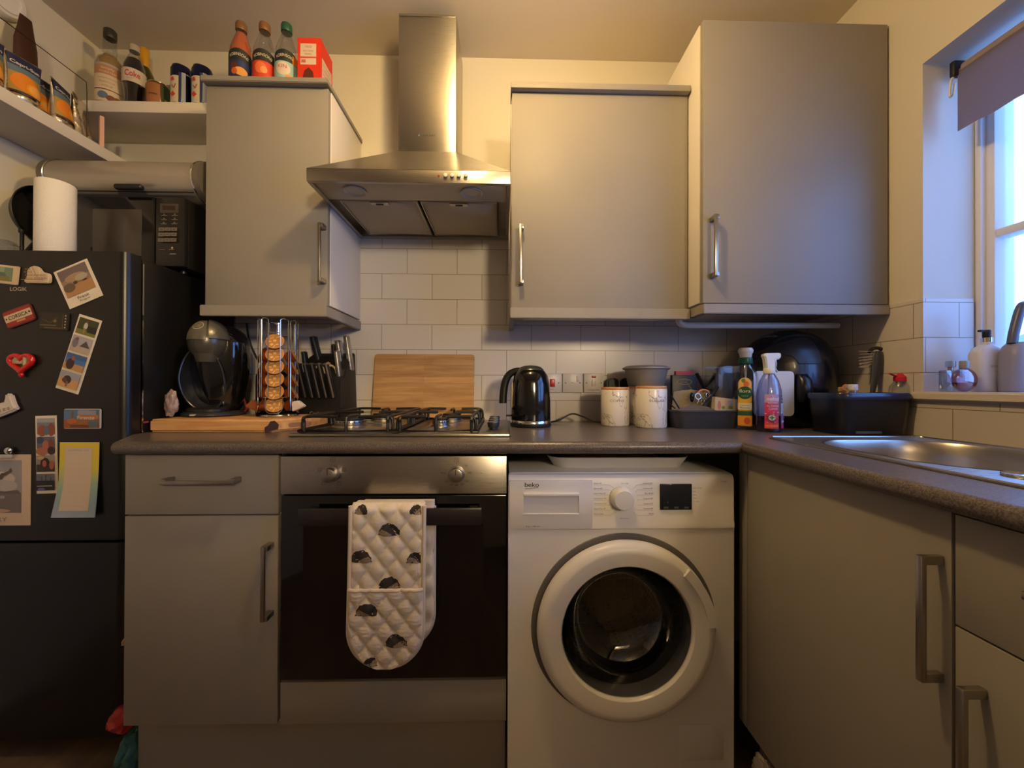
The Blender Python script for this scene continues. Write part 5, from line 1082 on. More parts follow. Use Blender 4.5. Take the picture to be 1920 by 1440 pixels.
# knife block
kb=thing('knife_block',(-.05,-.12,ZW),'black knife block with steel-handled knives behind the hob','knife block')
X=Matrix.Translation((-.065,-.10,ZW))@Matrix.Rotation(math.radians(-6),4,'Z')
zk=P(610,706,'Y',-.16).z-ZW
b=nb(); prism(b,[(-.062,0),(.075,0),(.055,zk*1.55),(.008,zk*1.42),(-.030,zk),(-.062,zk)],'X',-.095,.072,b=.004,X=X) ; ob_=obj('block',b,mat('block_black',(27,25,24),.45),kb)
A=Art(lambda u,v,d:tuple(X@Vector((u,-.0622-d,v)))); A.text('Cookit',-.018,.040,.013,(168,152,124),w=.046); A.build('brand_lettering',ob_)
hs=mat('knife_handle_steel',(158,152,140),.3,.9,bump=.4,bscale=300)
def knife(name,label,x,y,z0,z1,lean,r=.008,m=None,cap_=None):
    t=thing(name,tuple(X@Vector((x,y,z0))),label,'knife','knives in the black block')
    b=nb(); Y_=X@Matrix.Translation((x,y,z0))@Matrix.Rotation(lean[0],4,'X')@Matrix.Rotation(lean[1],4,'Y'); box(b,-r*.62,r*.62,-r,r,-.02,z1-z0,b=r*.4,seg=3,X=Y_); obj('knife_handle',b,m or hs,t)
    b=nb(); box(b,-r*.66,r*.66,-r*1.05,r*1.05,z1-z0-.004,z1-z0+.002,b=r*.3,X=Y_); obj('end_cap',b,M['steelv'],t)
# six steak knives in the front row
for i in range(6):
    x=-.080+.0262*i; t=thing('steak_knife',tuple(X@Vector((x,-.064,zk*.55))),['leftmost','second from left','third from left','third from right','second from right','rightmost'][i]+' of six steak knives with steel-edged handles in the front row','knife','steak knives in the black block')
    b=nb(); Y_=X@Matrix.Translation((x+.006,-.063,zk*.56))@Matrix.Rotation(math.radians(-14),4,'Y'); box(b,-.0055,.0055,-.022,.0,0,zk*.72,b=.003,seg=3,X=Y_); obj('knife_handle',b,M['blackm'],t)
    b=nb(); box(b,.0005,.0062,-.0232,-.0195,-.001,zk*.73,b=.001,X=Y_); box(b,-.0060,.0062,-.0232,.0,zk*.70,zk*.735,b=.001,X=Y_); obj('steel_edge',b,M['steelv'],t)
knife('knife','large steel-handled knife standing tallest at the right of the block',.070,.02,zk*1.25,zk*1.90,(.06,-.12),.0135)
knife('knife','steel-handled knife just left of the tallest one',.038,.015,zk*1.2,zk*1.80,(.06,-.12),.0145)
knife('knife','short steel-handled knife in front of the two tall steel ones',.052,-.025,zk*.95,zk*1.55,(.06,-.10),.012)
knife('knife','dark-handled knife between the scissors and the steel handles',.012,.02,zk*1.2,zk*1.72,(.05,-.08),.011,M['blackm'])
knife('sharpening_steel','sharpening steel with a black handle and round end leaning left',-.045,.02,zk*1.15,zk*1.92,(.05,-.24),.015,M['blackm'])
knife('knife','dark-handled knife half hidden behind the capsule rack',-.088,.0,zk*1.0,zk*1.55,(.05,-.14),.012,M['blackm'])
sc=thing('kitchen_scissors',tuple(X@Vector((-.01,-.02,zk))),'kitchen scissors with pale cream looped handles in the knife block','scissors')
for s_ in (-1,1):
    b=nb(); tube(b,spline([(s_*.002,-.02,zk*1.02),(s_*.006,-.02,zk*1.16),(s_*.022,-.02,zk*1.24),(s_*.040,-.02,zk*1.17),(s_*.043,-.02,zk*1.0),(s_*.030,-.02,zk*.94)],6),.0042,n=8,X=X@Matrix.Translation((-.008,0,0))); obj('handle_loop',b,flat((196,180,146),.4),sc)
b=nb(); prism(b,[(-.012,0),(.012,0),(.014,.05),(.004,.058),(-.010,.045)],'Y',.0,.008,b=.002,X=X@Matrix.Translation((-.008,-.012,zk*1.0))); tag(obj('wooden_spatula',b,M['lidwood']),'light wooden spatula tip between the scissor handles','spatula')
# bamboo board leaning on the tiles
a,c=P(703.5,664,'Y',-.012),P(890,664,'Y',-.012); t=thing('chopping_board',((a.x+c.x)/2,-.03,ZW+.0085),'flat bamboo chopping board leaning on the tiles behind the hob','chopping board')
w_,h_=c.x-a.x,(a.z-ZW); th_=math.atan2(.036,h_)
b=nb(); prism(b,rrect(-w_/2,w_/2,0,h_,.012),'Y',-.009,.0,b=.003,X=Matrix.Translation(((a.x+c.x)/2,-.046,ZW+.002))@Matrix.Rotation(-th_,4,'X')); obj('board',b,M['bamboo'],t)
# ================================================================ kettle
kx_,ky_=.690,-.215
kt=thing('kettle',(kx_,ky_,ZW),'glossy black electric kettle with a chrome base ring right of the hob','kettle')
KH=P(992,684,'Y',ky_).z-ZW
b=nb(); lathe(b,[(0,0),(.070,0),(.072,.003),(.072,.012),(0,.012)],(kx_,ky_,ZW),n=56); obj('power_base',b,M['blackm'],kt)
b=nb(); lathe(b,[(.0705,.0),(.0715,.002),(.0705,.018),(.069,.020)],(kx_,ky_,ZW+.003),n=56); obj('chrome_ring',b,M['chrome'],kt)
b=nb(); lathe(b,[(.0695,.020),(.0705,.03),(.070,.09),(.066,.15),(.060,.178),(.052,.192),(.047,.197)],(kx_,ky_,ZW),n=64); bo=obj('kettle_body',b,M['black'],kt)
b=nb(); lathe(b,[(.047,.196),(.045,.201),(.036,.209),(.02,.214),(0,.2155)],(kx_,ky_,ZW),n=48); obj('lid',b,mat('lid_grey',(86,84,80),.25,.6),kt)
X=Matrix.Translation((kx_,ky_,ZW))@Matrix.Rotation(math.radians(-10),4,'Z')
b=nb(); tube(b,spline([(-.035,0,.196),(-.055,0,.194),(-.078,0,.182),(-.092,0,.155),(-.098,0,.12),(-.100,0,.092),(-.100,0,.080)],7),[.010+.002*min(1,i/20) for i in range(43)],n=14,X=X,flat_=1.15); obj('handle',b,mat('handle_black',(20,20,20),.4),kt)
b=nb(); box(b,-.0725,-.0675,-.006,.006,.065,.155,b=.002,X=X@Matrix.Rotation(.42,4,'Z')); wg=obj('water_gauge',b,mat('gauge_clear',(176,170,150),.2),kt)
b=nb(); box(b,-.088,-.068,-.006,.006,.034,.040,b=.002,X=X@Matrix.Rotation(.15,4,'Z')); obj('switch',b,M['blackm'],kt)
b=nb(); pts=[P(1036,797,'Y',-.12),P(1050,787,'Y',-.10),P(1072,776,'Y',-.09),P(1092,781,'Y',-.10),P(1108,795,'Y',-.12),P(1124,797,'Y',-.13),P(1140,792,'Y',-.13)]; pts[0].z=ZW+.006; pts[4].z=ZW+.012; pts[5].z=ZW+.005
tube(b,spline([Vector((kx_+.06,-.16,ZW+.005))]+pts,6),.0034,n=8); tag(obj('kettle_cable',b,M['blackm']),'black kettle cable arching between the kettle and the coffee canister','cable')
# sockets
sw=mat('socket_white',(214,206,196),.35)
def sock(label,px0,px1,kind):
    YS=-.0065; a,c=P(px0,700,'Y',YS-.008),P(px1,736,'Y',YS-.008); x0,x1,z1,z0=a.x,c.x,a.z,c.z; xm,zm=(x0+x1)/2,(z0+z1)/2
    t=thing('wall_switch',(xm,YS,z0),label,'switch','electric plates on the tiles'); b=nb(); box(b,x0,x1,YS-.009,YS,z0,z1,b=.0025); fp=obj('face_plate',b,sw,t)
    A=Art(planeY(xm,YS-.009,zm)); w=(x1-x0)
    for s_ in (-1,1): A.ell(s_*w*.36,0,.0024,.0024,(60,54,50))
    if kind==0:
        b=nb(); box(b,xm-.0,xm+.020,YS-.013,YS-.009,zm-.016,zm+.016,b=.0015,X=Matrix.Translation((-.005,0,0))); obj('rocker',b,mat('rocker_red',(190,30,34),.3),t); A.text('COOKER',0,-.026,.003,(90,84,80),w=.018)
    if kind==1:
        b=nb(); box(b,xm+.016,xm+.028,YS-.0125,YS-.009,zm+.006,zm+.028,b=.0015); obj('rocker',b,sw,t); A.ring(-.002,-.005,.013,.006,.0006,(150,144,138)); A.rect(-.008,.004,.001,.002,(110,104,98))
    if kind==2:
        b=nb(); box(b,xm-.008,xm+.008,YS-.0125,YS-.009,zm-.014,zm+.014,b=.0015); obj('rocker',b,sw,t); b=nb(); box(b,xm-.008,xm+.008,YS-.011,YS-.009,zm+.020,zm+.029,b=.001); obj('neon_lamp',b,mat('neon_red',(150,30,34),.3),t); A.text('WASHER DRYER',0,-.029,.003,(80,74,70),w=.046,bold=.02)
    A.build('plate_print',t)
sock('white cooker switch plate with red rocker half behind the kettle',1014,1053,0)
sock('white fused switch plate, middle of three beside the kettle',1055,1092.5,1)
sock('white switch plate with a red neon and small lettering, right of three',1094.5,1132,2)
b=nb(); a=P(1141,740,'Y',-.02); c=P(1235,700,'Y',-.02); box(b,a.x,c.x,-.016,-.0065,a.z,c.z,b=.0025); tag(obj('wall_socket',b,sw),'white double wall socket behind the canisters','socket','electric plates on the tiles')
for px,lab in ((1149,'black plug in the wall behind the coffee canister'),(1177,'black plug peeking out left of the grey pot')):
    q=P(px,722,'Y',-.045); b=nb(); prism(b,rrect(q.x-.024,q.x+.024,q.z-.030,q.z+.028,.018),'Y',-.050,-.0165,b=.006); tag(obj('plug',b,M['blackm']),lab,'plug')
# ================================================================ canisters and pot
def canister(label,px0,px1,cy,text=None,tx=0):
    a,c=P(px0,770,'Y',cy).x,P(px1,770,'Y',cy).x; r=(c-a)/2*.985; cx=(a+c)/2
    zt=P((px0+px1)/2,731,'Y',cy-r*.5).z if text=='COFFEE' else P((px0+px1)/2,729,'Y',cy-r*.5).z
    H=zt-ZW; t=thing('canister',(cx,cy,ZW),label,'canister','marble canisters'); b=nb(); lathe(b,[(0,0),(r*.94,0),(r,.005),(r,H-.003),(r*.98,H)],(cx,cy,ZW),n=56); obj('canister_body',b,M['marble'],t)
    b=nb(); lathe(b,[(0,0),(r*.97,0),(r*.985,.002),(r*.985,.008),(r*.96,.010),(0,.010)],(cx,cy,ZW+H),n=56); obj('wood_lid',b,M['lidwood'],t)
    if text: A=Art(cylmap(cx,cy,ZW,r+.0002,-PI/2-tx),cut=.006); A.text(text,0,H*.70,.0085,(118,110,102),w=r*1.05,bold=-.005); A.build('lettering',t)
    return cx,r,ZW+H+.010
canister('marble-patterned canister reading COFFEE, leftmost with a wooden lid',1127,1179,-.185,'COFFEE',.1)
mx,mr,mz_=canister('marble-patterned canister half hidden between COFFEE and SUGAR',1178,1226,-.130)
canister('marble-patterned canister reading SUGAR, foremost of the three',1192,1249,-.245,'SUGAR',-.05)
pcx=P(1213,700,'Y',-.15).x; pt=thing('lidded_pot',(mx+.004,-.140,mz_),'grey round lidded pot standing on the hidden canister','pot')
pz1=P(1213,686,'Y',-.15).z; Hp=pz1-mz_
b=nb(); lathe(b,[(0,.0005),(.062,.0005),(.066,.004),(.078,Hp-.012),(.0,Hp-.012)],(pcx,-.140,mz_),n=56); obj('pot_body',b,mat('pot_grey',(128,130,132),.5),pt)
b=nb(); lathe(b,[(.082,Hp-.014),(.086,Hp-.011),(.086,Hp-.008),(.078,Hp-.003),(.07,Hp),(0,Hp+.001)],(pcx,-.140,mz_),n=56); obj('pot_lid',b,mat('lid_lightgrey',(156,154,154),.35),pt)
# ================================================================ tray of bits
tx0,tx1=P(1256,790,'Y',-.27).x,P(1386,790,'Y',-.27).x; tcx=(tx0+tx1)/2; tcy=-.225; tzt=P(1320,769,'Y',-.28).z
t=thing('tray',(tcx,tcy,ZW),'dark grey deep tray full of odds and ends beside the canisters','tray')
b=nb(); 
def opentray(b,cx,cy,z,rx,ry,h,th=.003,rc=.03,fl=.88):
    tm=bmesh.new(); R=[]
    for s_,zz in ((fl,0),(1,h),(1.02,h+.001),(1.02,h-.004),(1.0,h-.004),(.965,h-.003),(fl-.03,th)):
        R.append([tm.verts.new((cx+x*s_,cy+y*s_,z+zz)) for x,y in rrect(-rx,rx,-ry,ry,rc)])
    R=[R[0],R[4],R[3],R[2],R[1],R[5],R[6]]; n=len(R[0])
    for a_,c__ in zip(R,R[1:]):
        for i in range(n): tm.faces.new((a_[i],a_[(i+1)%n],c__[(i+1)%n],c__[i]))
    tm.faces.new(R[0]); tm.faces.new(R[-1]); bmesh.ops.recalc_face_normals(tm,faces=tm.faces); J(b,tm)
opentray(b,tcx,tcy,ZW,(tx1-tx0)/2,.085,tzt-ZW); obj('tray_shell',b,mat('tray_charcoal',(52,54,60),.45),t)
TZ=ZW+.0035
def at_(px,py,y): return P(px,py,'Y',y)
q=at_(1281,728,-.155); a=at_(1259,700,-.16); c=at_(1305,700,-.16)
t=thing('tea_box',(q.x,-.15,TZ),'black box with a gold speech bubble at the back of the tray','box')
b=nb(); box(b,a.x,c.x,-.166,-.146,TZ,at_(1280,703,-.166).z,b=.002,X=Matrix.Translation((0,0,0))); obj('box_body',b,mat('box_black',(20,20,24),.4),t)
cxb=(a.x+c.x)/2; zb_=at_(1280,716,-.166).z
A=Art(planeY(cxb,-.166,zb_)); A.ring(0,0,.028,.011,.0022,(170,140,60)); A.text('DECAF',0,.003,.0045,(150,140,120),w=.022); A.text('COLOMBIA',0,-.003,.0045,(150,140,120),w=.030); A.line([(.012,-.009),(.026,-.028),(.030,-.030)],.002,(170,140,60)); A.build('front_print',t)
b=nb(); a2=at_(1268,700,-.150); box(b,a2.x,a2.x+.065,-.1455,-.130,TZ,at_(1290,696,-.14).z,b=.001,X=None); tag(obj('card_box',b,flat((190,60,72),.5)),'red and white card box behind the black speech-bubble box','box')
b=nb(); a=at_(1256,735,-.19); c=at_(1316,735,-.19); tm=bmesh.new(); g=[]
for i in range(15):
    g.append([tm.verts.new((a.x+(c.x-a.x)*i/14,-.190-.004*math.sin(i*1.1)-.004*k,TZ+.002+(at_(1285,731,-.19).z-TZ)*(1-.06*abs(i-7)/7)*k/8)) for k in range(9)])
for i in range(14):
    for k in range(8): tm.faces.new((g[i][k],g[i+1][k],g[i+1][k+1],g[i][k+1]))
bmesh.ops.solidify(tm,geom=tm.faces[:],thickness=.012); J(b,tm)
tag(obj('knitted_pouch',b,mat('waffle_cream',(222,204,164),.8,bump=1,bscale=150)),'cream waffle-textured cloth pouch in the tray','pouch')
# keys with pink ring
kq_=at_(1318,740,-.235); t=thing('key_ring',(kq_.x,-.235,kq_.z-.03),'bunch of keys with a pink ring lying on top of the tray contents','keys')
b=nb(); tube(b,spline([(kq_.x-.022,-.236,kq_.z+.000),(kq_.x-.008,-.24,kq_.z+.016),(kq_.x+.014,-.24,kq_.z+.013),(kq_.x+.022,-.238,kq_.z-.004)],6),.0032,n=8); obj('pink_strap',b,flat((214,140,120),.5),t)
b=nb(); 
for k,(dx,dz,r) in enumerate(((-.022,-.006,.010),(.000,-.008,.009),(.010,-.002,.008),(.016,.004,.007))): tube(b,[(kq_.x+dx+r*math.cos(2*PI*i/18),-.244-.002*k+.003*math.sin(2*PI*i/18+k),kq_.z+dz+r*math.sin(2*PI*i/18)) for i in range(18)],.0012,n=6,closed=True)
obj('split_rings',b,M['chrome'],t)
for k,(dx,dz,ang) in enumerate(((-.012,-.016,2.2),(-.002,-.022,1.75),(.008,-.018,1.3))):
    b=nb(); box(b,-.003,.020,-.001,.001,-.0025,.0025,b=.0005,X=Matrix.Translation((kq_.x+dx,-.240+.002*k,kq_.z+dz))@Matrix.Rotation(ang,4,'Y')); cyl(b,(0,0,0),.006,.002,'Y',n=18,X=Matrix.Translation((kq_.x+dx,-.239+.002*k,kq_.z+dz))); obj('key',b,M['chrome'],t)
b=nb(); q=at_(1297,745,-.235); ball(b,(q.x,-.236,q.z),(.007,.006,.018),X=None); tag(obj('pocket_torch',b,mat('torch_dark',(24,28,44),.1,.5)),'small glossy dark blue torch beside the keys','torch')
b=nb(); a,c=at_(1318,764,-.245),at_(1345,725,-.215); tube(b,[a,c],.0065,n=12); tag(obj('marker_pen',b,mat('pen_black',(30,32,40),.35)),'thick black pen sloping up to the right in the tray','pen')
b=nb(); a,c=at_(1256,760,-.25),at_(1270,745,-.24); tube(b,[at_(1275,768,-.26),at_(1259,742,-.25)],.006,n=8,flat_=.4); tube(b,[at_(1266,766,-.262),at_(1250,752,-.255)],.005,n=8,flat_=.4); tag(obj('peg',b,M['blackm']),'black plastic clip leaning at the left end of the tray','clip')
b=nb(); a=at_(1270,770,-.285); tm=bmesh.new(); cs=[at_(1268,768,-.275),at_(1296,759,-.262),at_(1325,762,-.262),at_(1344,770,-.275),at_(1300,772,-.28)]
for i in range(4): pass
V=[tm.verts.new(v) for v in cs]; tm.faces.new(V[:2]+[V[4]]); tm.faces.new((V[1],V[2],V[4])); tm.faces.new((V[2],V[3],V[4])); bmesh.ops.solidify(tm,geom=tm.faces[:],thickness=.0012); J(b,tm); tag(obj('plastic_wrapper',b,mat('wrapper_grey',(140,134,132),.3)),'flat grey plastic wrapper at the front of the tray','wrapper')
t=thing('card_sleeve',(at_(1362,768,-.25).x,-.25,TZ),'white card sleeve printed with pink shapes and green leaves at the right of the tray','sleeve')
a,c=at_(1338,745,-.25),at_(1382,768,-.25); b=nb(); prism(b,[(a.x,c.z-.010),(c.x,c.z-.010),(c.x,a.z-.008),(a.x+.002,a.z+.002)],'Y',-.258,-.232,b=.001); obj('sleeve_body',b,flat((222,206,190),.5),t)
A=Art(planeY((a.x+c.x)/2,-.258,(a.z+c.z)/2)); A.ell(-.026,-.006,.006,.016,(214,140,150)); A.ell(-.012,-.014,.006,.006,(120,160,70)); A.ell(.014,-.013,.009,.006,(120,165,70)); A.ell(.012,.005,.008,.008,(196,190,214)); A.build('leaf_print',t)
# clear acrylic box with papers
a,c=at_(1334,700,-.18),at_(1388,700,-.18); zt=at_(1360,687,-.18).z; zx0,zx1=a.x+.01,c.x
zx0-=.012; zx1-=.022
t=thing('clear_box',((zx0+zx1)/2,-.17,TZ),'tall clear plastic box of papers standing in the tray','box')
b=nb(); w=.0015; box(b,zx0,zx1,-.215,-.2135,TZ,zt); box(b,zx0,zx1,-.135,-.1335,TZ,zt); box(b,zx0,zx0+w,-.2135,-.135,TZ,zt); box(b,zx1-w,zx1,-.2135,-.135,TZ,zt); obj('box_walls',b,M['clear'],t)
b=nb(); box(b,zx0+.022,zx1-.010,-.19,-.165,TZ+.001,zt-.006,b=.001); tag(obj('paper_stack',b,flat((196,180,160),.7)),'stack of pale papers inside the clear box','paper')
b=nb(); crumple(b,(zx0+.018,-.20 if 0 else -.150,TZ+.075),(.014,.012,.06),21,.3,2.0); tag(obj('cling_film',b,mat('film_grey',(130,120,124),.25)),'crumpled grey film stuffed in the clear box','film')
b=nb(); tube(b,[at_(1312,735,-.15),at_(1352,694,-.12)],.010,n=10,flat_=.35); tube(b,[at_(1306,700,-.145),at_(1322,730,-.15)],.012,n=10,flat_=.5); tag(obj('tongs',b,mat('tongs_dark',(44,46,54),.4)),'dark tongs crossing behind the keys in the tray','tongs')
# ================================================================ cleaning bottles
def Z0(px,py): return P(px,py,'Z',ZW)
gx,gy=P(1398,780,'Y',-.30).x,-.30
GS=P(1400,652,'Y',gy).z-ZW
t=thing('cleaning_bottle',(gx,gy,ZW),'clear cleaning bottle with green and white cap and yellow floral label','bottle')
b=nb(); k=GS/.27; lathe(b,[(0,0),(.036,0),(.039,.006),(.039,.15),(.034,.185),(.018,.212),(.0155,.220)],(gx,gy,ZW),n=48); bmesh.ops.transform(b,matrix=Matrix.Translation((0,0,ZW))@Matrix.Diagonal((1,1,k,1))@Matrix.Translation((0,0,-ZW)),verts=b.verts); obj('bottle_body',b,M['clear'],t)
b=nb(); cyl(b,(gx,gy,ZW+.215*k),.0215,.022,r2=.0205,b=.002); obj('collar',b,mat('collar_green',(16,96,72),.35),t)
b=nb(); lathe(b,[(.017,0),(.019,.018),(.022,.022),(.023,.030),(.019,.037),(0,.038)],(gx,gy,ZW+.232*k),n=32); obj('spray_head',b,M['white'],t)
b=nb(); tube(b,[(gx,gy,ZW+.01),(gx,gy,ZW+.215*k)],.003,n=8); obj('dip_tube',b,milky('tube_clear',(200,205,210),.7),t)
A=Art(cylmap(gx,gy,ZW,.0393,-PI/2-.62),cut=.006); A.rect(-.020,.020,.012,.150,(226,178,50)); A.ell(0,.150,.020,.022,(230,190,120)); A.ell(.004,.150,.008,.010,(220,110,60)); A.ell(-.004,.162,.006,.007,(120,140,60)); A.ell(0,.122,.021,.021,(28,84,62)); A.text('flora',.0,.128,.011,(214,220,200),w=.032,bold=.01); A.text('natural',0,.112,.005,(150,180,160),w=.018); A.rect(-.020,.020,.066,.088,(226,216,190)); A.text('Lemon',0,.081,.005,(70,90,70),w=.024); A.text('Blossom',0,.073,.005,(70,90,70),w=.026); A.rect(-.020,.020,.048,.062,(40,84,56)); A.rect(-.020,.020,.014,.046,(222,150,50)); A.ell(.006,.03,.008,.012,(190,80,40)); A.build('label',t)
sx_,sy_=P(1442,780,'Y',-.375).x,-.375
SH=P(1442,662,'Y',sy_).z-ZW; k=SH/.248
t=thing('spray_bottle',(sx_,sy_,ZW),'clear spray bottle with white trigger and pink floral label','spray bottle')
b=nb(); pr=[(0,0),(.034,0),(.038,.006),(.0385,.10),(.036,.13),(.028,.160),(.019,.178),(.0135,.184)]; lathe(b,[(r_,z*k) for r_,z in pr],(sx_,sy_,ZW),n=48,sy=.8); obj('bottle_body',b,glass('spray_clear',(214,214,232)),t)
b=nb(); lathe(b,[(0,.003),(.032,.003),(.0365,.010),(.037,.03*k),(0,.03*k)],(sx_,sy_,ZW),n=40,sy=.8); obj('liquid',b,glass('liquid_pink',(210,170,186),.05),t)
b=nb(); cyl(b,(sx_,sy_,ZW+.182*k),.0165,.018*k,b=.002); prism(b,[(-.014,.198*k),(.014,.198*k),(.016,.225*k),(.032,.230*k),(.034,.246*k),(.030,.248*k),(-.016,.247*k),(-.024,.240*k),(-.018,.232*k)],'Y',-.010,.010,b=.003,X=Matrix.Translation((sx_,sy_,ZW))); obj('spray_head',b,M['white'],t)
b=nb(); tube(b,spline([(.019,0,.230*k),(.022,0,.215*k),(.020,0,.200*k),(.027,0,.188*k)],5),.004,n=8,flat_=.6,X=Matrix.Translation((sx_,sy_,ZW))); obj('trigger',b,M['white'],t)
b=nb(); tube(b,[(sx_-.008,sy_,ZW+.008),(sx_,sy_,ZW+.182*k)],.0022,n=8); obj('dip_tube',b,milky('tube_clear2',(210,205,215),.7),t)
cm_=lambda u,v,d:(sx_+(.0388+d)*math.cos(-PI/2-.33+u/.0388),sy_+(.0388+d)*.82*math.sin(-PI/2-.33+u/.0388),ZW+v*k)
A=Art(cm_,cut=.006); A.rect(-.020,.021,.012,.118,(206,60,110)); A.rect(-.020,.021,.092,.118,(190,150,196)); A.rect(-.020,.021,.012,.028,(226,76,54)); A.text('method',.004,.104,.012,(240,226,230),w=.034,bold=.02); A.text('ANTI-BAC',.004,.091,.0065,(236,216,220),w=.030); A.text('ALL PURPOSE',.004,.082,.0065,(236,216,220),w=.034); A.text('CLEANER',.004,.073,.0065,(236,216,220),w=.026)
random.seed(5)
for _ in range(22): x,y=random.uniform(-.016,.017),random.uniform(.030,.066); A.ell(x,y,.0032,.0018,random.choice([(236,110,150),(226,70,70),(240,150,190),(200,40,90)]),n=8)
A.ell(0,.046,.010,.010,(196,196,176)); A.ring(0,.046,.010,.010,.0012,(70,90,70)); A.rect(-.0015,.0015,.040,.052,(60,100,70)); A.rect(-.006,.006,.0445,.0475,(60,100,70)); A.text('WILD RHUBARB',0,.0205,.004,(240,190,150),w=.03); A.build('front_label',t)
A=Art(lambda u,v,d:cm_(u+.047,v,d),cut=.006); A.rect(-.016,.017,.012,.090,(150,120,170)); A.rect(-.016,.017,.058,.090,(190,205,230)); A.poly([(-.006,.062),(.003,.074),(-.006,.086),(-.015,.074)],(200,60,70)); A.poly([(-.006,.065),(.0008,.074),(-.006,.083),(-.0128,.074)],(228,228,236)); A.rect(-.0068,-.0052,.071,.080,(30,30,40)); A.rect(-.016,.017,.012,.026,(206,50,130)); A.rect(-.014,.015,.030,.037,(220,214,232))
for i in range(3): A.ring(-.012,.098+.010*i,.003,.003,.001,(220,214,226)); A.rect(-.006,.014,.0975+.010*i,.0985+.010*i,(200,190,214))
for i in range(5): A.rect(-.014,.015,.041+.003*i,.0418+.003*i,(180,160,200))
A.build('side_label',t)
b=nb(); a,c=P(1408,700,'Y',-.285),P(1488,780,'Y',-.285); zt=P(1470,696,'Y',-.285).z; zb_=P(1470,782,'Y',-.285).z
# ================================================================ air fryer
ax,ay=1.645,-.172; AH=1.262-ZW
af=thing('air_fryer',(ax,ay,ZW),'large dark egg-shaped air fryer in the corner under the tallest cabinet','air fryer')
afm=mat('fryer_black',(18,20,28),.24,coat=.3)
arx=.155
b=nb(); secs=[]
for i in range(25):
    k=i/24; z=ZW+.002+(AH-.004)*k
    s_=(.80+.20*math.sin(min(1,k/.45)*PI/2)) if k<.45 else math.sqrt(max(.02,1-((k-.45)/.56)**3.0))
    secs.append((z,ax,ay,arx*s_,.135*s_))
loft(b,secs,n=56,p=2.3); fb=obj('fryer_body',b,afm,af)
def afs(u,v,d):
    k=(v-ZW-.002)/(AH-.004); s_=(.80+.20*math.sin(min(1,k/.45)*PI/2)) if k<.45 else math.sqrt(max(.02,1-((k-.45)/.56)**3.0))
    rx,ry=arx*s_+d,.135*s_+d; y=-(max(0,1-abs(u/rx)**2.3))**(1/2.3)*ry; return (ax+u,ay+y,v)
A=Art(afs,cut=.010,d0=.0012,dd=.0006); A.cut_v=True
qz=P(1473,625,'Y',-.295).z; A.text('TOWER',P(1473,625,'Y',-.295).x-ax,qz,.010,(130,140,165),w=.038)
def fp_(px,py): q=P(px,py,'Y',-.305); return (q.x-ax,q.z)
A.poly([fp_(1440,668),fp_(1452,655),fp_(1480,640),(fp_(1510,631)[0],fp_(1510,631)[1]),fp_(1527,630),fp_(1537,640),fp_(1540,660),fp_(1540,681),fp_(1500,681),fp_(1492,668),fp_(1476,662),fp_(1462,668),fp_(1452,678)],mat('fryer_window',(46,42,44),.3))
A.line([fp_(1498,682),fp_(1536,682),fp_(1541,678),fp_(1541,648)],.0016,(10,12,16)); A.build('front_window',fb)
b=nb(); q=P(1510,706,'Y',-.32); loft(b,[(ZW+.09,q.x,-.305,.020,.022),(ZW+.12,q.x,-.312,.024,.028),(ZW+.165,q.x,-.310,.022,.024),(ZW+.185,q.x,-.302,.018,.012)],n=28); obj('basket_handle',b,mat('fryer_handle',(14,15,19),.3),af)
wy=-.304
wx0_,wx1_=P(1412,740,'Y',wy).x,P(1487.5,740,'Y',wy).x; wz0,wz1=P(1470,780,'Y',wy).z,P(1470,696,'Y',wy).z
b=nb(); prism(b,rrect(wx0_,wx1_,wz0,wz1,.014),'Y',wy-.006,wy,b=.002); obj('white_plate',b,M['white'],af)['label']='white rounded plate on the front of the air fryer'
b=nb(); prism(b,rrect((wx0_+wx1_)/2+.01,(wx0_+wx1_)/2+.04,wz0+.02,wz1-.02,.005),'Y',wy+.001,ay-.05); obj('plate_bracket',b,afm,af)
# ================================================================ washing-up caddy
cz=P(1650,742,'Y',-.47).z; cdx0,cdx1=P(1576,745,'Y',-.485).x,1.806; cdh=cz-ZW
cd_=thing('waste_caddy',((cdx0+cdx1)/2,-.412,ZW),'black worktop waste caddy with a liner, beside the sink','caddy')
b=nb(); cxx=(cdx0+cdx1)/2; opentray(b,cxx,-.412,ZW,(cdx1-cdx0)/2-.004,.072,cdh,th=.004,rc=.03,fl=.90); obj('caddy_body',b,mat('caddy_black',(20,22,28),.3),cd_)
b=nb(); a=P(1592,808,'Y',-.50); box(b,cxx-.065,cxx+.01,-.4830,-.4765,ZW+.004,ZW+.012,b=.001); obj('caddy_ridge',b,mat('ridge_grey',(92,86,84),.4),cd_)
b=nb(); tm=bmesh.new(); R=[]; n=60
for s_,dz in ((1.03,-.012),(1.045,.002),(1.02,.007),(.96,.003),(.80,-.02),(.5,-.035)):
    pts=rrect(-((cdx1-cdx0)/2-.006),((cdx1-cdx0)/2-.006),-.072,.072,.03,8); R.append([tm.verts.new((cxx+x*s_*(1 if s_<1 else 1-.0*s_),-.412+y*s_,cz+dz+.004*noise.noise(Vector((x*40,y*40,s_*5))))) for x,y in pts])
for a_,c__ in zip(R,R[1:]):
    for i in range(len(a_)): tm.faces.new((a_[i],a_[(i+1)%len(a_)],c__[(i+1)%len(a_)],c__[i]))
tm.faces.new(R[-1]); bmesh.ops.recalc_face_normals(tm,faces=tm.faces); bmesh.ops.solidify(tm,geom=tm.faces[:],thickness=.0008); J(b,tm); obj('bin_liner',b,mat('liner_blue',(34,44,70),.18),cd_)
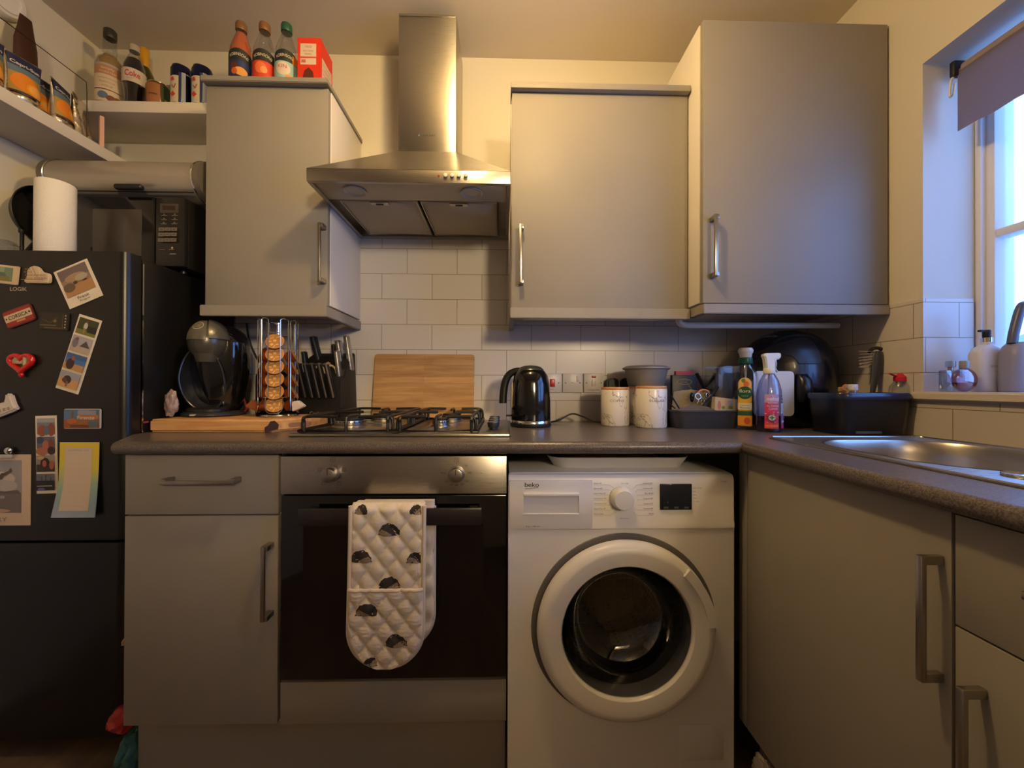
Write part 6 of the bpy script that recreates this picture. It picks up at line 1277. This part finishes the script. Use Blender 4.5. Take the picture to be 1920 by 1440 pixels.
b=nb(); crumple(b,(cxx+.0,-.45,cz-.012),(.03,.02,.018),31,.3); tag(obj('food_scraps',b,flat((120,150,128),.6)),'pale green scraps inside the black caddy','scraps')
b=nb(); q=P(1592,728,'Y',-.40); crumple(b,(q.x,-.395,q.z-.01),(.024,.02,.022),33,.35); tag(obj('bread_crust',b,flat((176,130,84),.7)),'light brown crust at the left end of the caddy','crust')
q=P(1599,728,'Y',-.43); t=thing('small_bottle',(q.x,-.43,q.z-.03),'small bottle with a white screw cap in the caddy','bottle'); b=nb(); cyl(b,(q.x,-.43,q.z-.045),.010,.042,b=.002); obj('bottle_body',b,M['clear'],t); b=nb(); cyl(b,(q.x,-.43,q.z-.006),.0125,.018,b=.0015); obj('bottle_cap',b,M['white'],t)
# dish brush
bq=P(1644,672,'Y',-.37); t=thing('dish_brush',(bq.x,-.37,cz-.03),'dark dish brush with white bristles standing in the caddy','brush')
b=nb(); base_=P(1634,740,'Y',-.38); tube(b,spline([(base_.x,-.38,cz-.03),(base_.x+.002,-.38,base_.z+.0),(P(1641,706,'Y',-.375).x,-.375,P(1641,706,'Y',-.375).z),(bq.x,-.372,bq.z-.01),(bq.x+.004,-.37,bq.z+.022)],6),[.0065,.0065,.0065,.0065,.007,.007,.007,.008,.009,.010,.011,.012,.013,.014,.015,.016,.016,.017,.017,.017,.017,.017,.016,.015,.012],n=12,flat_=.5); obj('brush_handle',b,mat('brush_grey',(52,54,60),.4),t)
b=nb(); tm=bmesh.new()
for i in range(150):
    a=PI*random.uniform(.0,1.0); l=random.uniform(.026,.032); x=random.uniform(-.5,.5)
    s_=Vector((bq.x+.002+.012*math.cos(a),-.36+random.uniform(-.012,.012),bq.z+.012+.012*math.sin(a)*random.random()));
    sd=random.choice((-1,1)); k=random.randint(0,5)/5+random.uniform(-.03,.03); p0=Vector((bq.x+.004+sd*.010,-.362+random.uniform(-.012,.008),bq.z-.012+.034*k)); d_=Vector((sd*.034,.006,-.016+.018*k if sd<0 else -.014+.018*k)); 
    p1=p0+d_; w=Vector((0,.0008,.0008)); V=[tm.verts.new(p0-w),tm.verts.new(p0+w),tm.verts.new(p1+w),tm.verts.new(p1-w)]; tm.faces.new(V)
bmesh.ops.solidify(tm,geom=tm.faces[:],thickness=.0008); J(b,tm); tag(obj('bristles',b,flat((206,196,190),.6),t),kind='stuff')
b=nb(); tube(b,spline([(bq.x-.022,-.366,bq.z+.020),(bq.x-.010,-.366,bq.z+.031),(bq.x+.004,-.366,bq.z+.034),(bq.x+.020,-.366,bq.z+.030),(bq.x+.031,-.366,bq.z+.018)],5),.0055,n=8); obj('black_bristle_rim',b,M['blackm'],t)
# red-capped bottle
rq=P(1688,716,'Y',-.43); t=thing('washing_up_bottle',(rq.x,-.43,cz-.06),'clear bottle with a red flip cap standing in the caddy','bottle')
z_=cz-.06; rz=P(1688,714,'Y',-.43).z-z_
b=nb(); lathe(b,[(0,0),(.030,.002),(.031,.03),(.026,rz-.018),(.014,rz)],(rq.x,-.43,z_),n=36); obj('bottle_body',b,M['clear'],t)
b=nb(); lathe(b,[(.0155,0),(.0165,.002),(.016,.014),(.010,.019),(.006,.024),(0,.025)],(rq.x,-.43,z_+rz-.002),n=32); tube(b,[(rq.x-.012,-.43,z_+rz+.013),(rq.x-.024,-.43,z_+rz+.018),(rq.x-.033,-.43,z_+rz+.022)],.0045,n=8,flat_=.6); obj('bottle_cap',b,mat('cap_red',(206,36,60),.35),t)
# ================================================================ window sill
ZS=1.0425
def sillx(px,py,Y): return P(px,py,'Y',Y).x
x=sillx(1772,700,-.52)+.0; y_=-.53
t=thing('perfume_bottle',(x,y_,ZS),'square clear glass perfume bottle at the left of the window sill','perfume bottle')
b=nb(); box(b,x-.021,x+.021,y_-.010,y_+.010,ZS,ZS+.060,b=.003); obj('glass_body',b,glass('perfume_glass',(222,230,240),.3),t)
b=nb(); cyl(b,(x+.004,y_,ZS+.060),.006,.010,mi=0); cyl(b,(x+.004,y_,ZS+.068),.011,.018,b=.002,mi=1); obj('stopper',b,[M['steelv'],glass('stopper_glass',(214,220,230),.3)],t)
x=sillx(1808,700,-.575); y_=-.575
t=thing('soap_bottle',(x,y_,ZS),'round flat bottle of pink liquid on the window sill','bottle')
b=nb(); ball(b,(x,y_,ZS+.0325),(.0345,.014,.0325),n=36); obj('bottle_body',b,glass('pink_glass',(226,196,210),.25),t)
b=nb(); tm=bmesh.new(); bmesh.ops.create_uvsphere(tm,u_segments=36,v_segments=18,radius=1)
for v in tm.verts: v.co=Vector((x+.0325*v.co.x,y_+.012*v.co.y,ZS+.0325+.0305*min(v.co.z,-.25)))
J(b,tm); obj('liquid',b,glass('pink_liquid',(206,50,96),.1),t)
b=nb(); cyl(b,(x+.0,y_,ZS+.062),.010,.022,b=.002,n=24); obj('bottle_cap',b,mat('cap_frost',(150,150,156),.3),t)
x=sillx(1842,690,-.55)+.012; y_=-.55
t=thing('lotion_bottle',(x,y_,ZS),'white pump lotion bottle with a black spout on the window sill','bottle')
b=nb(); lh=P(1842,640,'Y',y_).z-ZS; loft(b,[(ZS,x,y_,.037,.022),(ZS+.004,x,y_,.039,.024),(ZS+lh*.74,x,y_,.039,.024),(ZS+lh*.86,x,y_,.031,.020),(ZS+lh*.93,x,y_,.013,.012),(ZS+lh*.98,x,y_,.012,.012)],n=40,p=2.8); lb=obj('bottle_body',b,mat('lotion_white',(206,206,214),.35),t)
A=Art(planeY(x,y_-.0245,ZS)); A.text('BAYLIS & HARDING',0,lh*.50,.005,(120,116,124),w=.040); A.text('hand lotion',0,lh*.40,.003,(150,146,150),w=.02); A.build('lettering',lb)
b=nb(); cyl(b,(x,y_,ZS+lh*.97),.012,.014,mi=0,n=24); cyl(b,(x,y_,ZS+lh*.97+.014),.0085,.022,mi=1,n=24,b=.002); box(b,x-.022,x,y_-.004,y_+.004,ZS+lh*.97+.030,ZS+lh*.97+.036,mi=1,b=.001); obj('pump',b,[M['chrome'],M['blackm']],t)
x=sillx(1917,690,-.60)+.008; y_=-.60
t=thing('fabric_care_bottle',(x,y_,ZS),'large grey bottle with a domed dark hooped top, cut by the right edge','bottle')
bh=P(1900,642,'Y',y_).z-ZS; b=nb(); loft(b,[(ZS,x,y_,.052,.03),(ZS+.005,x,y_,.055,.032),(ZS+bh*.72,x,y_,.055,.032),(ZS+bh*.92,x,y_,.046,.028),(ZS+bh,x,y_,.034,.024)],n=44,p=2.8); lb=obj('bottle_body',b,mat('grey_lilac',(140,140,158),.4),t)
A=Art(planeY(x,y_-.0325,ZS)); A.text('BAYLIS',-.012,bh*.52,.006,(70,70,80),w=.034,bold=.01); A.build('lettering',lb)
b=nb(); tz_=P(1925,572,'Y',y_).z; tube(b,spline([(x-.036,y_,ZS+bh*.98),(x-.030,y_,ZS+bh+.03),(x-.012,y_,tz_-.008),(x+.004,y_,tz_),(x+.022,y_,tz_-.010),(x+.036,y_,ZS+bh+.028),(x+.040,y_,ZS+bh*.98)],6),.010,n=12); obj('hoop_handle',b,mat('hoop_grey',(82,86,104),.35),t)
# ================================================================ oven gloves over the handle
mt=thing('oven_gloves',(.315,-.64,.36),'white quilted double oven gloves with hedgehog prints hanging on the oven handle','oven gloves')
mw_,YG=.0945,-.645
ga,gc=P(654,1090,'Y',YG),P(797,1090,'Y',YG); gcx=(P(654,1090,'Y',YG).x+P(792,1090,'Y',YG).x)/2; hw0=(P(792,1090,'Y',YG).x-P(654,1090,'Y',YG).x)/2
gz1=P(728,945,'Y',YG).z; gz0=P(720,1251,'Y',YG).z; GL=gz1-gz0; zpk=P(720,1104,'Y',YG).z
cloth=mat('quilt_cream',(220,208,188),.9,bump=.4,bscale=500); bind=mat('binding_cream',(212,198,176),.85,bump=.3,bscale=500)
def hw(z):
    zc_=gz0+hw0*1.02
    w=hw0*(1+.03*max(0,(gz1-.08-z))/GL)
    if z<zc_: w*=math.sqrt(max(0,1-((zc_-z)/(hw0*1.02))**2))
    if z>gz1-.012: w=w+.0
    return w
def gcentre(z): return gcx+.004*(z-gz0)/GL
def quilt(u,z):
    p=.047; a_=abs(math.sin(PI*(u/p+(z-gz0)/(p*1.25)))); b_=abs(math.sin(PI*(u/p-(z-gz0)/(p*1.25)))); return .0078*(a_*b_)**.42+.0010*noise.noise(Vector((u*70,z*190,1)))
def gsurf(u,z,d,layer=0):
    w=max(hw(z),1e-4); e=min(1,(w-abs(u))/.010) if w>abs(u) else 0; e=max(0,e)
    y=YG-layer*.006-quilt(u,z)*min(1,e*1.2)-d
    if z>gz1-.018: k=(z-(gz1-.018))/.018; y+=.016*k*k
    return (gcentre(z)+u,y,z)
def panel(nm,za,zb_,layer,nz=110,nu=56):
    b=nb(); tm=bmesh.new(); F=[];B=[]
    for j in range(nz+1):
        z=za+(zb_-za)*j/nz; w=max(hw(z),.0015); F.append([tm.verts.new(gsurf(w*(2*i/nu-1),z,0,layer)) for i in range(nu+1)]); B.append([tm.verts.new((gcentre(z)+w*(2*i/nu-1),gsurf(0,z,0)[1]*0+YG+.006-layer*.006+(.010*((z-(gz1-.018))/.018)**2 if z>gz1-.018 else 0),z)) for i in range(nu+1)])
    for j in range(nz):
        for i in range(nu): tm.faces.new((F[j][i],F[j][i+1],F[j+1][i+1],F[j+1][i])); tm.faces.new((B[j][i],B[j+1][i],B[j+1][i+1],B[j][i+1]))
        for i in (0,nu): tm.faces.new((F[j][i],F[j+1][i],B[j+1][i],B[j][i]))
    for i in range(nu):
        for j in (0,nz): tm.faces.new((F[j][i],F[j][i+1],B[j][i+1],B[j][i]))
    bmesh.ops.recalc_face_normals(tm,faces=tm.faces); J(b,tm); return obj(nm,b,cloth,mt,angle=80)
fpn=panel('front_panel',gz0+.001,gz1,0); pkt=panel('pocket',gz0+.001,zpk,1)
b=nb(); edge=[]
for j in range(61):
    z=gz1-.004-(GL-.005)*j/60; edge.append(Vector((gcentre(z)-hw(z),YG-.001,z)))
edge2=[Vector((2*gcentre(e.z)-e.x,e.y,e.z)) for e in edge][::-1]
tube(b,edge+edge2,.0052,n=10); tube(b,[gsurf(u*.99*hw(zpk),zpk,-.002,1) for u in [x_/12-1 for x_ in range(25)]],.0045,n=8); obj('binding',b,bind,mt)
# back half behind the handle, hanging a little to the right
b=nb(); off=.020; tm=bmesh.new(); F=[]
zb0=P(760,1212,'Y',-.592).z
for lay in (0,1):
    Rr=[]
    for j in range(50):
        z=zb0+(gz1-.004-zb0)*j/49; zc_=zb0+hw0; w=hw0*(math.sqrt(max(0.0004,1-((zc_-z)/hw0)**2)) if z<zc_ else 1); yb=-.590-.011*lay - (.004*(quilt(.3*w,z)/.006) if lay else 0)
        if z>gz1-.016: yb-=0
        Rr.append([tm.verts.new((gcx+off+w*(2*i/20-1),yb-(.5*quilt(w*(2*i/20-1),z) if lay and 0<i<20 else 0),z)) for i in range(21)])
    F.append(Rr)
for lay in (0,1):
    for j in range(49):
        for i in range(20): tm.faces.new((F[lay][j][i],F[lay][j][i+1],F[lay][j+1][i+1],F[lay][j+1][i]))
for j in range(49):
    for i in (0,20): tm.faces.new((F[0][j][i],F[1][j][i],F[1][j+1][i],F[0][j+1][i]))
for i in range(20):
    for j in (0,49): tm.faces.new((F[0][j][i],F[0][j][i+1],F[1][j][i+1],F[1][j][i]))
bmesh.ops.recalc_face_normals(tm,faces=tm.faces); J(b,tm); obj('back_panel',b,cloth,mt,angle=80)
b=nb(); box(b,gcx-hw0+.002,gcx+hw0-.002,-.637,-.594,gz1-.016,gz1-.0035,b=.006,seg=4); obj('fold',b,cloth,mt)
b=nb(); tube(b,[Vector((gcx+off+hw0*(math.sqrt(max(0,1-(((zb0+hw0)-z)/hw0)**2)) if z<zb0+hw0 else 1),-.598,z)) for z in [zb0+.0005+(gz1-.02-zb0)*j/50 for j in range(51)]],.005,n=8); obj('back_binding',b,bind,mt)
hedge=mat('hedgehog_ink',(62,54,50),.9,vary=.75,vscale=420); face_=mat('hedgehog_fur',(160,140,116),.9,vary=.5,vscale=300)
def hog(px,py,flip=1,layer=0,clip=None,sc_=1):
    q=P(px,py,'Y',YG); A=Art(lambda u,v,d:gsurf(min(max(q.x-gcentre(q.z+v)+u*flip,-hw(q.z+v)+.006),hw(q.z+v)-.006),q.z+v,d,layer),cut=.004,d0=.0006); A.cut_v=True
    r=.0245*sc_
    pts=[(r*1.02*math.cos(a_)*(1+.05*math.sin(9*a_)),-.008+r*.95*math.sin(a_)*(1+.05*math.cos(11*a_))) for a_ in [PI*i/14 for i in range(15)]]
    A.poly(pts+[(-r*1.05,-.012),(-r*.6,-.015),(r*.6,-.015),(r*1.0,-.013)],hedge)
    A.poly([(-r*1.05,-.0125),(-r*.55,-.0155),(r*.3,-.0155),(r*.2,-.010),(-r*.3,-.003),(-r*.75,.001),(-r*.95,-.004)],face_)
    A.ell(-r*.72,-.0055,.0011,.0011,(20,18,18),n=8); A.ell(-r*1.03,-.0115,.0018,.0015,(24,20,20),n=8)
    A.build('hedgehog_print',fpn if layer==0 else pkt)
hog(731,992); hog(678,1042,-1); hog(781,1043,1,0,None,.85); hog(731,1092,-1); hog(690,1139,1,1); hog(745,1196,-1,1); hog(697,1232,-1,1,None,.6); hog(679,952,1,0,None,.6); hog(781,952,-1,0,None,.6)
# ================================================================ floor level bits
b=nb(); crumple(b,(-.432,-.50,.150),(.034,.05,.032),41,.25); tag(obj('plastic_bag',b,mat('bag_red',(170,52,48),.35)),'red plastic bag poking out low between fridge and cabinet','bag')
b=nb(); crumple(b,(-.412,-.50,.062),(.024,.05,.060),43,.25,squash=.98); tag(obj('plastic_bag',b,mat('bag_teal',(64,110,100),.3)),'teal plastic bag on the floor between fridge and cabinet','bag')
b=nb(); crumple(b,(-.402,-.52,.376),(.014,.03,.014),45,.25); tag(obj('paper_scrap',b,flat((196,160,150),.7)),'small pink paper scrap wedged beside the grey cabinet','paper')
b=nb(); crumple(b,(1.244,-.66,.06),(.028,.06,.075),47,.3,squash=.79); tag(obj('plastic_bag',b,milky('bag_clear',(170,160,150),.6)),'crumpled clear plastic bag on the floor right of the washing machine','bag')
